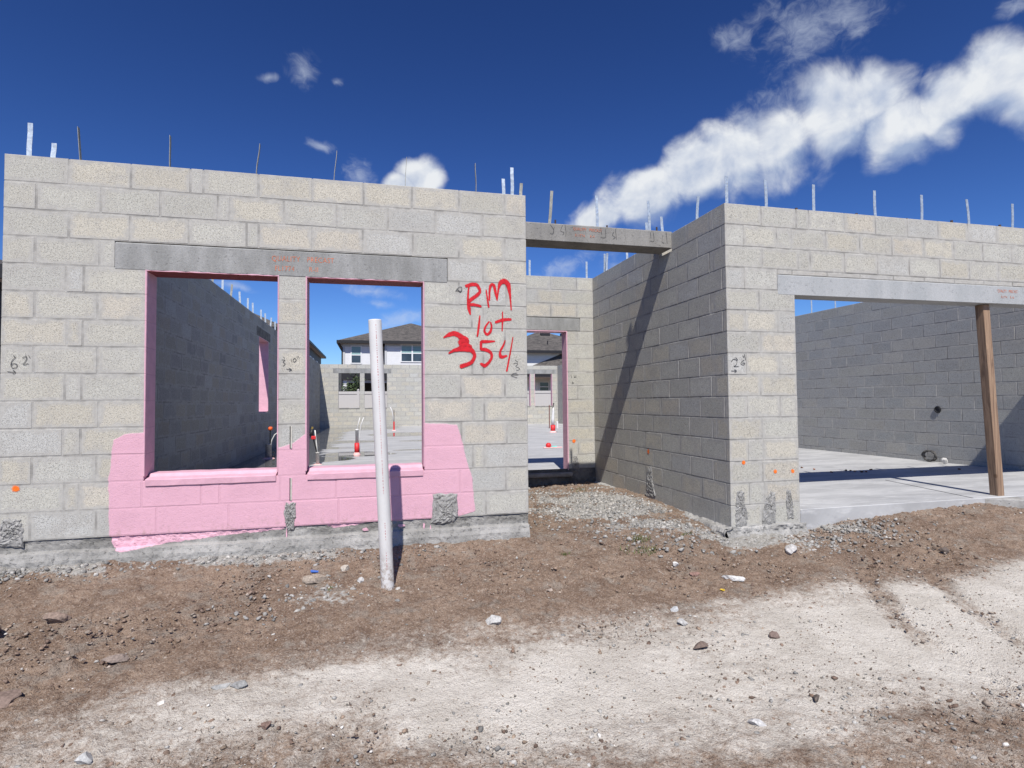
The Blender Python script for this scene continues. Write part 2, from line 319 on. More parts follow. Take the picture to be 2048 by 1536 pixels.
# ---------------------------------------------------------------- block walls
TONES = [(.405, .394, .362), (.413, .400, .364), (.423, .401, .355), (.392, .386, .362), (.398, .394, .375), (.420, .398, .355), (.430, .402, .358), (.390, .389, .384), (.408, .398, .369), (.394, .387, .362), (.401, .395, .368)]
def block_wall(name, parent, mat, org, u, n, length, z0, nc, thick=.2, joints=None, openings=(), starts=None, phase=0, extra=(), tones=TONES, seed=1, ends=None, jig=.0011):
    """org: point on the face at s=0; u: along; n: outward normal. courses numbered t=0 at the top."""
    R = random.Random(seed)
    V = []; F = []; T = []; UA = []; UB = []
    def W(s, d, z): return (org[0]+u[0]*s-n[0]*d, org[1]+u[1]*s-n[1]*d, z)
    flip = (u[0]*n[1]-u[1]*n[0]) > 0      # handedness of (u, n)
    def face(ids, ua=None, ub=None):
        k = len(ids)
        ua = ua or [(0, 0)]*k; ub = ub or [(0, 0)]*k
        if flip: ids = ids[::-1]; ua = ua[::-1]; ub = ub[::-1]
        F.append(tuple(ids)); UA.extend(ua); UB.extend(ub)
    def block(s0, s1, za, zb, tone):
        b = .003; k = len(V); j = lambda: R.uniform(-.0016, .0016)
        off = R.uniform(-jig, jig)
        w, h = s1-s0, zb-za
        ring = [(s0, za), (s1, za), (s1, zb), (s0, zb)]
        inn = [(s0+b+j(), za+b+j()), (s1-b+j(), za+b+j()), (s1-b+j(), zb-b+j()), (s0+b+j(), zb-b+j())]
        for q in inn: V.append(W(q[0], off, q[1]))
        for q in ring: V.append(W(q[0], off+b, q[1]))
        for q in ring: V.append(W(q[0], thick-b, q[1]))
        for q in inn: V.append(W(q[0], thick, q[1]))
        T.extend([tone]*16)
        fa = [(0, w), (w, 0), (w, 0), (0, w)]; fb = [(0, h), (0, h), (h, 0), (h, 0)]
        fa = [(max(p, .0), max(q, .0)) for p, q in fa]
        face([k+i for i in range(4)], fa, fb)
        face([k+12+i for i in (3, 2, 1, 0)], [fa[i] for i in (3, 2, 1, 0)], [fb[i] for i in (3, 2, 1, 0)])
        for i in range(4):
            i2 = (i+1) % 4
            face([k+i, k+4+i, k+4+i2, k+i2])
            ss = thick
            face([k+4+i, k+8+i, k+8+i2, k+4+i2], [(.0, ss), (ss, .0), (ss, .0), (.0, ss)], [(.0, w if i % 2 == 0 else h)]*2 + [(w if i % 2 == 0 else h, .0)]*2)
            face([k+8+i, k+12+i, k+12+i2, k+8+i2])
    def slab(s0, s1, za, zb, d0, d1):
        k = len(V)
        for d in (d0, d1):
            for q in ((s0, za), (s1, za), (s1, zb), (s0, zb)): V.append(W(q[0], d, q[1]))
        T.extend([MORTAR]*8)
        for f in ((0, 1, 2, 3), (7, 6, 5, 4), (0, 4, 5, 1), (1, 5, 6, 2), (2, 6, 7, 3), (3, 7, 4, 0)): face([k+i for i in f])
    for t in range(nc):
        za = z0+(nc-1-t)*B; zb = za+B
        st = starts(t) if starts else 0.0
        en = ends(t) if ends else length
        free = [(st, en)]
        for (a, b, q0, q1) in openings:
            if q1 <= za+.02 or q0 >= zb-.02: continue
            nf = []
            for (c, d) in free:
                if b <= c or a >= d: nf.append((c, d)); continue
                if a > c+.02: nf.append((c, a))
                if b < d-.02: nf.append((b, d))
            free = nf
        js = list((joints or {}).get(t, []))
        last = js[-1] if js else st-0.4064+.2032*((t+phase) % 2)
        if not js:
            q = st-.4064+.2032*((t+phase) % 2)+.4064
            while q < en-.06:
                if q > st+.06: js.append(q)
                q += .4064
        else:
            q = js[-1]+.4064
            while joints.get('fill') and q < en-.06: js.append(q); q += .4064
        for (c, d) in free:
            cuts = [c]+[q for q in js if c+.03 < q < d-.03]+[d]
            slab(c+.003, d-.003, za, zb-(.009 if t == 0 else 0), .0016, thick-.0016)
            for i in range(len(cuts)-1):
                a = cuts[i]+(.0045 if i else 0); b = cuts[i+1]-(.0045 if i < len(cuts)-2 else 0)
                tn = R.choice(tones); f = R.uniform(.93, 1.07)*1.12
                block(a, b, za+.0045, zb-.0045+R.uniform(-.001, .001), (tn[0]*f, tn[1]*f, tn[2]*f*.955))
    for (a, b, za, zb) in extra:
        f = R.uniform(.95, 1.1)
        block(a, b, za, zb, tuple(q*f for q in R.choice(tones)))
        slab(a-.005, b+.005, za-.006, zb+.006, .0035, thick-.0035)
    me = bpy.data.meshes.new(name); me.from_pydata(V, [], F); me.update()
    ca = me.attributes.new('tone', 'FLOAT_COLOR', 'POINT')
    ca.data.foreach_set('color', [c for q in T for c in (*q, 1)])
    ua = me.uv_layers.new(name='ea'); ub = me.uv_layers.new(name='eb')
    ua.data.foreach_set('uv', [c for q in UA for c in q]); ub.data.foreach_set('uv', [c for q in UB for c in q])
    return link(name, me, mat, parent)

# flat marks on a wall: P(s, z, lift) -> world
def strokes(name, mat, parent, P, paths, width=None, soft=.35, lift=.0035, seed=0):
    V = []; F = []; C = []
    for path in paths:
        pts = [(p[0], p[1]) for p in path]; ws = [(p[2] if len(p) > 2 else width) for p in path]
        # densify
        dp = []; dw = []
        n = len(pts)
        for i in range(n-1):
            p0 = pts[max(i-1, 0)]; p1 = pts[i]; p2 = pts[i+1]; p3 = pts[min(i+2, n-1)]
            for k in range(5):
                t = k/5
                cr = lambda a, b, c, d: .5*((2*b)+(-a+c)*t+(2*a-5*b+4*c-d)*t*t+(-a+3*b-3*c+d)*t**3)
                dp.append((cr(p0[0], p1[0], p2[0], p3[0]), cr(p0[1], p1[1], p2[1], p3[1]))); dw.append(ws[i]*(1-t)+ws[i+1]*t)
        dp.append(pts[-1]); dw.append(ws[-1])
        # round ends
        def ext(p, q, w):
            d = math.hypot(p[0]-q[0], p[1]-q[1]) or 1; return ((p[0]-q[0])/d*w*.5+p[0], (p[1]-q[1])/d*w*.5+p[1])
        a = ext(dp[0], dp[1], dw[0]); b = ext(dp[-1], dp[-2], dw[-1])
        dp = [a]+dp+[b]; dw = [dw[0]*.45]+dw+[dw[-1]*.45]
        k = len(V); L = lift+.0002*(seed % 7); seed += 1
        for i, p in enumerate(dp):
            q0 = dp[max(i-1, 0)]; q1 = dp[min(i+1, len(dp)-1)]
            tx, tz = q1[0]-q0[0], q1[1]-q0[1]; d = math.hypot(tx, tz) or 1; nx, nz = -tz/d, tx/d
            endc = .15 if i in (0, len(dp)-1) else 1
            for f, c in ((-1, 0), (-(1-soft), .75), (0, 1), (1-soft, .75), (1, 0)):
                w = dw[i]*.5*f*1.32
                V.append(P(p[0]+nx*w, p[1]+nz*w, L)); C.append(c*endc)
        for i in range(len(dp)-1):
            for j in range(4):
                F.append((k+i*5+j, k+i*5+j+1, k+(i+1)*5+j+1, k+(i+1)*5+j))
    return mesh(name, V, F, mat, parent, cover=C)

def spray_dot(name, mat, parent, P, s, z, r):
    V = [P(s, z, .003)]; C = [1.2]; F = []
    n = 20
    for ring, c in ((.45, 1.0), (.75, .55), (1.25, .25), (1.8, 0)):
        for j in range(n):
            a = 2*math.pi*j/n; V.append(P(s+math.cos(a)*r*ring, z+math.sin(a)*r*ring, .003)); C.append(c)
    for j in range(n): F.append((0, 1+j, 1+(j+1) % n))
    for k in range(3):
        for j in range(n): F.append((1+k*n+j, 1+k*n+(j+1) % n, 1+(k+1)*n+(j+1) % n, 1+(k+1)*n+j))
    return mesh(name, V, F, mat, parent, cover=C)

def rough_patch(name, mat, parent, P, outline, proud=.006, amp=.012, seed=0):
    """a lump of rough mortar filling a broken-out hole"""
    R = random.Random(seed)
    cx = sum(p[0] for p in outline)/len(outline); cz = sum(p[1] for p in outline)/len(outline)
    bd = []
    for i in range(len(outline)):
        a, b = outline[i], outline[(i+1) % len(outline)]
        for k in range(6):
            t = k/6; bd.append((a[0]+(b[0]-a[0])*t+R.uniform(-.005, .005), a[1]+(b[1]-a[1])*t+R.uniform(-.005, .005)))
    V = []; F = []; n = len(bd); rings = 9
    for r in range(rings):
        f = 1-r/rings
        for p in bd:
            h = -.004 if r == 0 else proud*(.6+.4*(r > 1))+R.uniform(-1, 1)*amp*.5
            V.append(P(cx+(p[0]-cx)*f+(R.uniform(-.003, .003) if r else 0), cz+(p[1]-cz)*f+(R.uniform(-.003, .003) if r else 0), h))
    V.append(P(cx, cz, proud)); c = len(V)-1
    for r in range(rings-1):
        for j in range(n): F.append((r*n+j, r*n+(j+1) % n, (r+1)*n+(j+1) % n, (r+1)*n+j))
    for j in range(n): F.append(((rings-1)*n+j, (rings-1)*n+(j+1) % n, c))
    return mesh(name, V, F, mat, parent)

def lettering(name, mat, parent, text, P, s, z, size, xs=1.0, slope=0.0, space=1.0):
    ws = text.split()
    if len(ws) > 1:
        o = 0
        for w in ws:
            k = text.index(w, o); lettering(name, mat, parent, w, P, s+k*size*xs*space*.63, z+slope*k*size*.7, size, xs, slope, space); o = k+len(w)
        return
    cu = bpy.data.curves.new(name, 'FONT'); cu.body = text; cu.size = size; cu.space_character = space; cu.resolution_u = 3
    o = bpy.data.objects.new(name+'_tmp', cu); COL.objects.link(o)
    dg = bpy.context.evaluated_depsgraph_get(); dg.update()
    me = bpy.data.meshes.new_from_object(o.evaluated_get(dg)); bpy.data.objects.remove(o)
    V = [P(s+v.co.x*xs, z+v.co.y+v.co.x*slope, .0045) for v in me.vertices]; F = [tuple(p.vertices) for p in me.polygons]
    bpy.data.meshes.remove(me)
    return mesh(name, V, F, mat, parent, cover=[.62]*len(V))

# ---------------------------------------------------------------- materials
M_block = block_material('block')
M_block_smooth = block_material('block_smooth_face', relief=.16)
M_block_front = block_material('block_front_painted', pink=True)
def pink_mat():
    m, g = material('pink_waterproof_paint')
    n = g.noise(14, 4, .6); f = g.noise(120, 3, .6)
    c = g.mix(g.sm(n, .3, .7), tuple(q*.93 for q in PINK), tuple(q*1.05 for q in PINK))
    z = g.sep(g.obj)[2]
    jz = g.m('ABSOLUTE', g.m('SUBTRACT', g.m('FRACT', g.m('DIVIDE', g.m('ADD', z, .1016), B)), .5))
    j = g.sm(jz, 0, .02, 1, 0)
    c = g.mix(g.m('MULTIPLY', j, .35), c, tuple(q*.6 for q in PINK))
    g.put(g.b.inputs['Base Color'], c); g.b.inputs['Roughness'].default_value = .6
    h = g.m('SUBTRACT', g.m('ADD', n, g.m('MULTIPLY', f, .35)), g.m('MULTIPLY', j, .8))
    g.l.new(g.bump(h, .35, .006), g.b.inputs['Normal'])
    return m
M_pink = pink_mat()
def pink_plain(name):
    m, g = material(name)
    n = g.noise(14, 4, .6); f = g.noise(90, 3, .6)
    c = g.mix(g.sm(n, .3, .7), tuple(q*.84 for q in PINK), tuple(q*.95 for q in PINK))
    g.put(g.b.inputs['Base Color'], c); g.b.inputs['Roughness'].default_value = .6
    g.l.new(g.bump(g.m('ADD', n, g.m('MULTIPLY', f, .5)), .35, .006), g.b.inputs['Normal'])
    return m
M_sill = pink_plain('pink_sill_paint')
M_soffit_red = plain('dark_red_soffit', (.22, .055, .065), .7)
M_lintel = concrete_material('lintel_concrete_dark', (.20, .202, .195), (.30, .302, .295), scale=5, bump=.35, pitscale=45, pitamt=.35, streak=True)
M_lintel2 = concrete_material('lintel_concrete_pale', (.31, .325, .33), (.37, .38, .383), scale=4, bump=.2, pitscale=30, pitamt=.3, streak=True)
M_lintel3 = concrete_material('beam_concrete', (.195, .19, .178), (.255, .248, .232), scale=6, bump=.4, pitscale=50, pitamt=.4, streak=True)
M_stem = concrete_material('rough_footing', (.215, .21, .198), (.36, .352, .335), scale=4, bump=.9, pitscale=30, pitamt=.5)
M_stem_front = concrete_material('rough_footing_front', (.20, .196, .185), (.315, .308, .293), scale=4, bump=.8, pitscale=30, pitamt=.45, pinkedge=True)
M_stem_dark = concrete_material('damp_footing', (.10, .095, .085), (.20, .19, .17), scale=6, bump=.8, pitscale=30, pitamt=.5)
M_grout = concrete_material('fresh_mortar', (.22, .217, .205), (.33, .325, .312), scale=22, bump=1.0, pitscale=55, pitamt=.7)
M_red = worn_paint('red_spray', (.50, .012, .02), keep=(.26, .78), scale=85)
M_orange = worn_paint('orange_spray', (.85, .17, .02), keep=(.3, .75), scale=60)
M_stencil = worn_paint('orange_stencil', (.52, .17, .09), keep=(.38, .66), scale=45)
M_ink = worn_paint('black_marker', (.08, .08, .08), keep=(.25, .8), scale=90)
def metal_mat(name, c, rough, metal):
    m, g = material(name)
    n = g.voro(60, out='Color', vec=g.obj); s = g.sep(n)[0]
    col = g.mix(s, tuple(q*.82 for q in c), tuple(min(1, q*1.1) for q in c))
    hole = g.m('PINGPONG', g.m('ADD', g.sep(g.obj)[2], .01), .022)
    g.put(g.b.inputs['Base Color'], col); g.b.inputs['Metallic'].default_value = metal
    g.put(g.b.inputs['Roughness'], g.sm(g.noise(30, 3), .3, .7, rough-.08, rough+.12))
    return m
M_galv = metal_mat('galvanised', (.42, .48, .54), .5, .5)
M_galv_dull_shade = metal_mat('galvanised_dull_and_shaded', (.30, .30, .27), .7, .3)
M_rebar = plain('rusty_rebar', (.07, .05, .045), .85, .2)
M_wood = None
def wood_mat():
    m, g = material('rough_lumber')
    n = g.noise(1.0, 5, .6, g.v('MULTIPLY', g.obj, (28, 28, 1.6)), dist=1.2)
    c = g.mix(g.sm(n, .3, .7), (.15, .098, .068), (.33, .225, .15))
    k = g.voro(2.3, vec=g.obj)
    c = g.mix(g.sm(k, .03, .07, .6, 0), c, (.10, .05, .025))
    g.put(g.b.inputs['Base Color'], c); g.b.inputs['Roughness'].default_value = .75
    g.l.new(g.bump(n, .35, .004), g.b.inputs['Normal'])
    return m
M_wood = wood_mat()
M_pvc = plain('white_pvc', (.60, .60, .60), .35, 0, .5, .03, 6, .04, 40)
def pipe_mat():
    m, g = material('scuffed_white_pipe'); P = g.obj; z = g.sep(P)[2]
    c = g.mix(g.sm(g.noise(6, 3), .3, .7), (.535, .53, .52), (.585, .58, .568))
    sc = g.sm(g.noise(1, 5, .7, g.v('MULTIPLY', P, (60, 60, 9))), .66, .74, 0, .45)
    c = g.mix(sc, c, (.36, .34, .31))
    mud = g.m('MULTIPLY', g.sm(z, .05, -.33), g.sm(g.noise(38, 5, .7), .42, .62))
    c = g.mix(g.m('MULTIPLY', mud, .85), c, (.22, .16, .12))
    g.put(g.b.inputs['Base Color'], c); g.b.inputs['Roughness'].default_value = .38; g.b.inputs['Specular IOR Level'].default_value = .5
    return m
M_pipe = pipe_mat()
M_pvc_dirty = plain('scuffed_pvc', (.50, .49, .47), .5, 0, .4, .2, 25, .1)
M_redplastic = plain('red_sleeve', (.58, .025, .03), .5, 0, .4, .12, 15)
M_black = plain('black_plastic_and_slot_dark', (.02, .02, .022), .5)
M_orangecap = plain('orange_cap', (.75, .12, .03), .5)
M_grey_hose = plain('pale_hose', (.62, .62, .60), .45)
M_foam = plain('pink_foam', (.75, .46, .45), .9)
M_brass = plain('brass_fitting', (.45, .33, .10), .4, .7)
M_teal = plain('teal_tape', (.20, .62, .55), .6)

# ---------------------------------------------------------------- camera
cam = bpy.data.cameras.new('camera'); camo = bpy.data.objects.new('camera', cam); COL.objects.link(camo)
yaw, pit, roll = .2404, .0335, -.0091
fw = Vector((math.sin(yaw)*math.cos(pit), math.cos(yaw)*math.cos(pit), math.sin(pit)))
rt = Vector((math.cos(yaw), -math.sin(yaw), 0)); up = rt.cross(fw)
r2 = rt*math.cos(roll)+up*math.sin(roll); u2 = up*math.cos(roll)-rt*math.sin(roll)
mat4 = Matrix((r2, u2, -fw)).transposed().to_4x4(); mat4.translation = (2.6262, -4.9051, .9709)
camo.matrix_world = mat4
cam.sensor_width = 36; cam.lens = 1141.5/2048*36; cam.clip_start = .05; cam.clip_end = 3000
SC.camera = camo

# ---------------------------------------------------------------- the house shell
X1 = 3.97; YW = -.2133; XS = 5.855; YE = 3.1036; YR = 22.6; XG = 11.74; XL = .297; ZS = -.07; TOP = 14*B
house = empty('unfinished_house', (5.5, 0, -.2), 'roofless grey concrete block house shell under construction with pink painted window openings', 'house')

def PF(y0): return lambda s, z, d: (s, y0-d, z)          # marks on a wall facing the camera
PA, PW, PE, PB = PF(0), PF(YW), PF(YE), PF(.77)
PS = lambda s, z, d: (XS-d, s, z)                         # marks on the porch side wall, s = y

# --- front wall
WIN = [(.937, 1.891), (2.103, 3.057)]
opA = [(a, b, 2*B, 2.02) for a, b in WIN] + [(.722, 3.262, 2.03, 11*B)]
gapsA = [(1.984, 1.998, .615, .80), (1.984, 1.998, .205, .385)]
JA2 = {k: list(v) for k, v in JA.items()}
wallA = block_wall('front_wall', house, M_block_front, (0, 0), (1, 0), (0, -1), X1, 0, 14, .2, JA2, opA+[(.937, 3.057, .0, .0)], seed=4)
wallA['label'] = 'front block wall with two pink edged window openings and red sprayed lettering'
m = MB(); m.box(.724, 3.260, -.003, .2, 2.017, 2.226, .006, jit=.002); m.build('lintel', M_lintel, wallA)
def reveal(a, b, z0, z1, t=.007, y0=-.004, y1=.203, parent=wallA, top=True, mat=M_pink):
    m = MB()
    m.box(a-.004, a+t, y0, y1, z0, z1, .003, jit=.0015); r = m.build('painted_jamb', mat, parent)
    m = MB(); m.box(b-t, b+.004, y0, y1, z0, z1, .003, jit=.0015); m.build('painted_jamb', mat, parent)
    if top:
        m = MB(); m.box(a+t+.0005, b-t-.0005, y0+.006, y1, z1-t, z1+.003, .003, jit=.0015); m.build('red_soffit', M_soffit_red, parent)  # soffit lining in a darker red than the pink jambs
        m = MB(); n = 24
        V = []
        for i in range(n+1):
            x = a-.004+(b-a+.008)*i/n; V += [(x, y0-.0015, z1-.004+random.uniform(0, .003)), (x, y0-.0015, z1+random.uniform(-.001, .006))]
        m.add(V, [(2*i, 2*i+2, 2*i+3, 2*i+1) for i in range(n)]); m.build('paint_edge', mat, parent)
    return r
for a, b in WIN:
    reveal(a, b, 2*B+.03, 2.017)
    m = MB()      # sloping precast sill, nosing proud of the wall
    pr = [(-.010, .366), (-.010, .410), (-.002, .416), (.06, .428), (.075, .452), (.19, .456), (.19, .366)]
    n = 14; V = []; F = []
    for i in range(n+1):
        x = a+.013+(b-a-.026)*i/n
        for (y, z) in pr: V.append((x, y+random.uniform(-.0015, .0015), z+random.uniform(-.0015, .0015)))
    k = len(pr)
    for i in range(n):
        for j in range(k): F.append((i*k+j, (i+1)*k+j, (i+1)*k+(j+1) % k, i*k+(j+1) % k))
    F.append(tuple(range(k))); F.append(tuple(n*k+j for j in range(k))[::-1])
    m.add(V, F); m.build('sill', M_sill, wallA)
strokes('spray_lettering', M_red, wallA, PA, RED, soft=.45)
for a_, b_ in ((0, 5), (5, 7), (7, 13), (13, 15), (15, 17), (17, 20), (20, 24)): strokes('marker_note', M_ink, wallA, PA, MARK_A[a_:b_], width=.0044, soft=.4)
spray_dot('orange_mark', M_orange, wallA, PA, .114, .384, .026)
lettering('stencil_lettering', M_stencil, wallA, 'QUALITY PRECAST', PA, 1.838, 2.138, .062, .80, .004, 1.08)
lettering('stencil_lettering', M_stencil, wallA, 'FL1774  R-II', PA, 1.862, 2.060, .058, .80, .004, 1.12)
rough_patch('mortar_patch', M_grout, wallA, PA, [(.01, -.03), (.165, -.045), (.172, .10), (.15, .165), (.03, .178), (.012, .08)], seed=1)
rough_patch('mortar_patch', M_grout, wallA, PA, [(1.962, -.035), (2.015, -.03), (2.036, .07), (2.03, .19), (1.955, .198), (1.934, .12), (1.945, .03)], seed=2)
rough_patch('mortar_patch', M_grout, wallA, PA, [(3.112, -.04), (3.20, -.055), (3.30, -.04), (3.345, .0), (3.343, .20), (3.115, .212)], seed=3, proud=.009)
for z0, z1 in ((.622, .80), (.205, .385)):
    m = MB(); m.box(1.981, 1.988, -.0035, .004, z0, z1); m.build('slot', M_black, wallA)  # proud black strip, the slot's inner darkness put into its colour
    m = MB(); m.box(1.9885, 1.998, -.006, .004, z0, z1, .001); m.build('control_strip', plain('strip', (.52, .50, .44), .8), wallA)

def strap(parent, x, y, h=.29, wdt=.032, along='x', lean=(0, 0), dull_shade=False, z=TOP-.02):
    m = MB(); t = .0016; n = 5; V = []; F = []
    kink = random.uniform(-.006, .006)
    for i in range(n+1):
        f = i/n; cx = x+lean[0]*f+kink*math.sin(f*5); cy = y+lean[1]*f+kink*math.cos(f*4); zz = z+(h+.02)*f
        hw = wdt/2
        if along == 'x': P = [(-hw, -t), (hw, -t), (hw, t), (-hw, t)]
        else: P = [(-t, -hw), (t, -hw), (t, hw), (-t, hw)]
        for px, py in P: V.append((cx+px, cy+py, zz))
    for i in range(n):
        for j in range(4): F.append((i*4+j, i*4+(j+1) % 4, i*4+4+(j+1) % 4, i*4+4+j))
    F.append((3, 2, 1, 0)); F.append(tuple(n*4+j for j in range(4)))
    m.add(V, F)
    return m.build('metal_strap', M_galv_dull_shade if dull_shade else M_galv, parent)
def rebar(parent, x, y, h=.04, r=.009, z=TOP-.03):
    m = MB(); m.tube([(x, y, z), (x, y, z+h+.03)], r, 8); return m.build('rebar_end', M_rebar, parent)
strap(wallA, .11, .1, .285, .034, lean=(-.006, 0)); strap(wallA, .263, .1, .145, .034)
for x, l in ((.447, -.022), (1.066, -.006), (1.704, .018), (2.313, .02), (2.911, .005), (3.531, .002)):
    strap(wallA, x, .1, .285, .032, along='y', lean=(l, 0), dull_shade=True)  # turned straps take the darker zinc, their shaded faces put into the colour
strap(wallA, 3.79, .1, .17, .03); strap(wallA, 3.866, .1, .28, .03, lean=(.008, 0)); strap(wallA, 3.955, .1, .145, .028, dull_shade=True)

# --- stem wall / footing of the front wall: crumbly ledges between block and soil
def footing(name, parent, mat, P, s0, s1, prof, step=.013, amp=.008, seed=0):
    """P(s, z, out); prof: list of (z, out) from top to bottom"""
    R = np.random.default_rng(seed)
    n = int((s1-s0)/step)+1; S = np.linspace(s0, s1, n)
    rows = []
    zz = [p[0] for p in prof]; oo = [p[1] for p in prof]
    dens = []
    for i in range(len(prof)-1):
        k = max(1, int(abs(zz[i+1]-zz[i])/.010 + abs(oo[i+1]-oo[i])/.010))
        for j in range(k): dens.append((zz[i]+(zz[i+1]-zz[i])*j/k, oo[i]+(oo[i+1]-oo[i])*j/k, min(1, (i*k+j)/2)))
    dens.append((zz[-1], oo[-1], 1))
    V = []; F = []; k = len(dens)
    for i, s in enumerate(S):
        wav = (fbm(np.array([s]), np.array([seed*3.1]), 2.5, 4)[0]-.5)
        for j, (z, o, w) in enumerate(dens):
            h = (fbm(np.array([s]), np.array([z+seed+o]), 42, 3)[0]-.5)
            rg = (fbm(np.array([s]), np.array([z*1.2+o+seed+5]), 17, 3)[0]-.5)
            V.append(P(s, z+(wav*.05+h*.012)*min(w, .8), o+(h*amp*2.2+rg*amp*2.0)*w))
    for i in range(n-1):
        for j in range(k-1): F.append((i*k+j, i*k+j+1, (i+1)*k+j+1, (i+1)*k+j))
    return mesh(name, V, F, mat, parent)
footing('footing', wallA, M_stem_front, PA, -.4, X1-.003, [(.004, -.006), (-.002, -.012), (-.03, -.012), (-.085, -.008), (-.10, .028), (-.125, .036), (-.15, .05), (-.2, .058), (-.235, .075), (-.42, .10)], seed=2, amp=.007)
footing('footing', wallA, M_stem, lambda s, z, d: (X1+d-.01, s, z), .0, YE, [(.0, -.01), (-.1, .0), (-.2, .02), (-.42, .05)], seed=3)
# splashes of pink on the footing
def blob(name, mat, parent, P, s, z, rs, rz, d, seed):
    R = random.Random(seed); n = 16
    V = [P(s, z, d)]; C = [1.0]; F = []
    for ring, c in ((.6, .9), (1, .35)):
        for j in range(n):
            a = 2*math.pi*j/n; k = ring*R.uniform(.75, 1.2); V.append(P(s+math.cos(a)*rs*k, z+math.sin(a)*rz*k, d)); C.append(c)
    for j in range(n):
        F.append((0, 1+j, 1+(j+1) % n)); F.append((1+j, 1+n+j, 1+n+(j+1) % n, 1+(j+1) % n))
    return mesh(name, V, F, mat, parent, cover=C)
M_splash = worn_paint('pink_splash', PINK, keep=(.3, .5), scale=30)
for i, (s, z, a, b) in enumerate([(2.86, -.045, .03, .013), (3.05, -.06, .008, .03), (3.105, -.10, .005, .06), (1.96, -.06, .005, .05), (1.19, -.15, .006, .03), (2.57, -.06, .028, .014)]):
    blob('paint_splash', M_splash, wallA, PA, s, z, a, b, .004, i)

# --- porch: return wall, back wall with doorway, side wall, precast beam
ret = block_wall('porch_return_wall', house, M_block, (X1, .2), (0, 1), (1, 0), YE-.2, 0, 14, .2, seed=9, phase=1)
ret['label'] = 'plain block wall on the left of the entry porch'
DX = (4.42, 5.437)
wallE = block_wall('porch_back_wall', house, M_block, (X1, YE), (1, 0), (0, -1), XS-X1, 0, 14, .2, None, [(DX[0]-X1, DX[1]-X1, -.1, 2.085), (4.20-X1, 5.643-X1, 2.09, 11*B)], seed=12)
wallE['label'] = 'sunlit block wall at the back of the porch with a pink edged doorway'
m = MB(); m.box(4.203, 5.641, YE-.003, YE+.2, 2.036, 2.226, .006, jit=.002); m.build('lintel', M_lintel, wallE)
m = MB()
m.box(DX[0]-.004, DX[0]+.012, YE-.004, YE+.203, -.02, 2.035, .003); m.box(DX[1]-.012, DX[1]+.004, YE-.004, YE+.203, -.02, 2.035, .003)
m.box(DX[0]+.0125, DX[1]-.0125, YE-.004, YE+.203, 2.022, 2.035, .003)
m.build('painted_reveal', M_pink, wallE)
spray_dot('orange_mark', M_orange, wallE, PE, 5.525, .403, .03)
for a_, b_ in ((0, 4), (4, 5)): strokes('marker_note', M_ink, wallE, PE, MARK_E[a_:b_], width=.006)
rough_patch('mortar_patch', M_grout, wallE, PE, [(5.49, -.005), (5.615, -.005), (5.60, .10), (5.57, .19), (5.51, .195), (5.50, .08)], seed=5)
strap(wallE, 5.80, YE+.1, .27, .03); strap(wallE, 4.9, YE+.1, .25, .03)
footing('footing', wallE, M_stem_dark, PE, X1, XS, [(.0, -.004), (-.03, .012), (-.08, .02), (-.2, .03), (-.45, .05)], seed=6, amp=.006)
m = MB(); m.box(DX[0]-.2, DX[1]+.04, YE-.085, YE+.1, -.105, -.046, .012, jit=.004); m.build('door_threshold', M_stem, wallE)

wallS = block_wall('porch_side_wall', house, M_block_smooth, (XS, YE+.2), (0, -1), (-1, 0), YE+.2-YW, -B, 15, .2, None, [(3.3036-1.05, 3.3036-.77, 2.672, TOP)], seed=21, jig=.0009,
                   ends=lambda t: (YE+.2-YW) if t % 2 else (YE+.2-YW)-.2, starts=lambda t: (YE+.2-YW) % .4064-.4064+(.0 if t % 2 else .0) if False else 0.0, phase=0)
wallS['label'] = 'shaded block wall along the right side of the porch'
spray_dot('orange_mark', M_orange, wallS, PS, 1.399, .374, .032)
rough_patch('mortar_patch', M_grout, wallS, PS, [(1.22, -.17), (1.52, -.185), (1.47, -.03), (1.435, .19), (1.32, .205), (1.30, .05)], seed=6, amp=.010)
footing('footing', wallS, M_stem, PS, YW-.03, YE, [(-.19, -.004), (-.20, .02), (-.205, .065), (-.235, .085), (-.30, .09), (-.5, .10)], seed=8, amp=.014)
for y, h in ((.415, .285), (2.10, .29), (2.80, .30), (2.89, .31)): strap(wallS, XS+.1, y, h, .03, lean=(0, random.uniform(-.03, .03)))
m = MB(); m.box(X1-.19, XS+.01, .77, 1.05, 2.672, 2.857, .006, jit=.003)
beam = m.build('precast_beam', M_lintel3, house)
beam['label'] = 'grey precast concrete beam spanning over the entry porch'
for a_, b_ in ((0, 2), (2, 4), (4, 6), (6, 8), (8, 10), (10, 12)): strokes('marker_note', M_ink, beam, PB, MARK_B[a_:b_], width=.0040)
lettering('stencil_lettering', M_stencil, beam, 'QUALITY PRECAST', PB, 4.70, 2.803, .045, .80, -.01)
lettering('stencil_lettering', M_stencil, beam, 'FL1774 R-4', PB, 4.72, 2.735, .04, .80, -.01, 1.2)
for x, h, l, dl in ((4.477, .39, .04, True), (5.035, .38, -.004, False), (5.665, .37, -.01, False), (5.628, .12, 0, False), (5.83, .20, -.02, False)):
    strap(beam, x, .91, h, .032, lean=(l, 0), dull_shade=dl, z=2.85)
for x, h in ((4.55, .075), (5.149, .055), (5.753, .075)): rebar(beam, x, .91, h, .010, z=2.84)

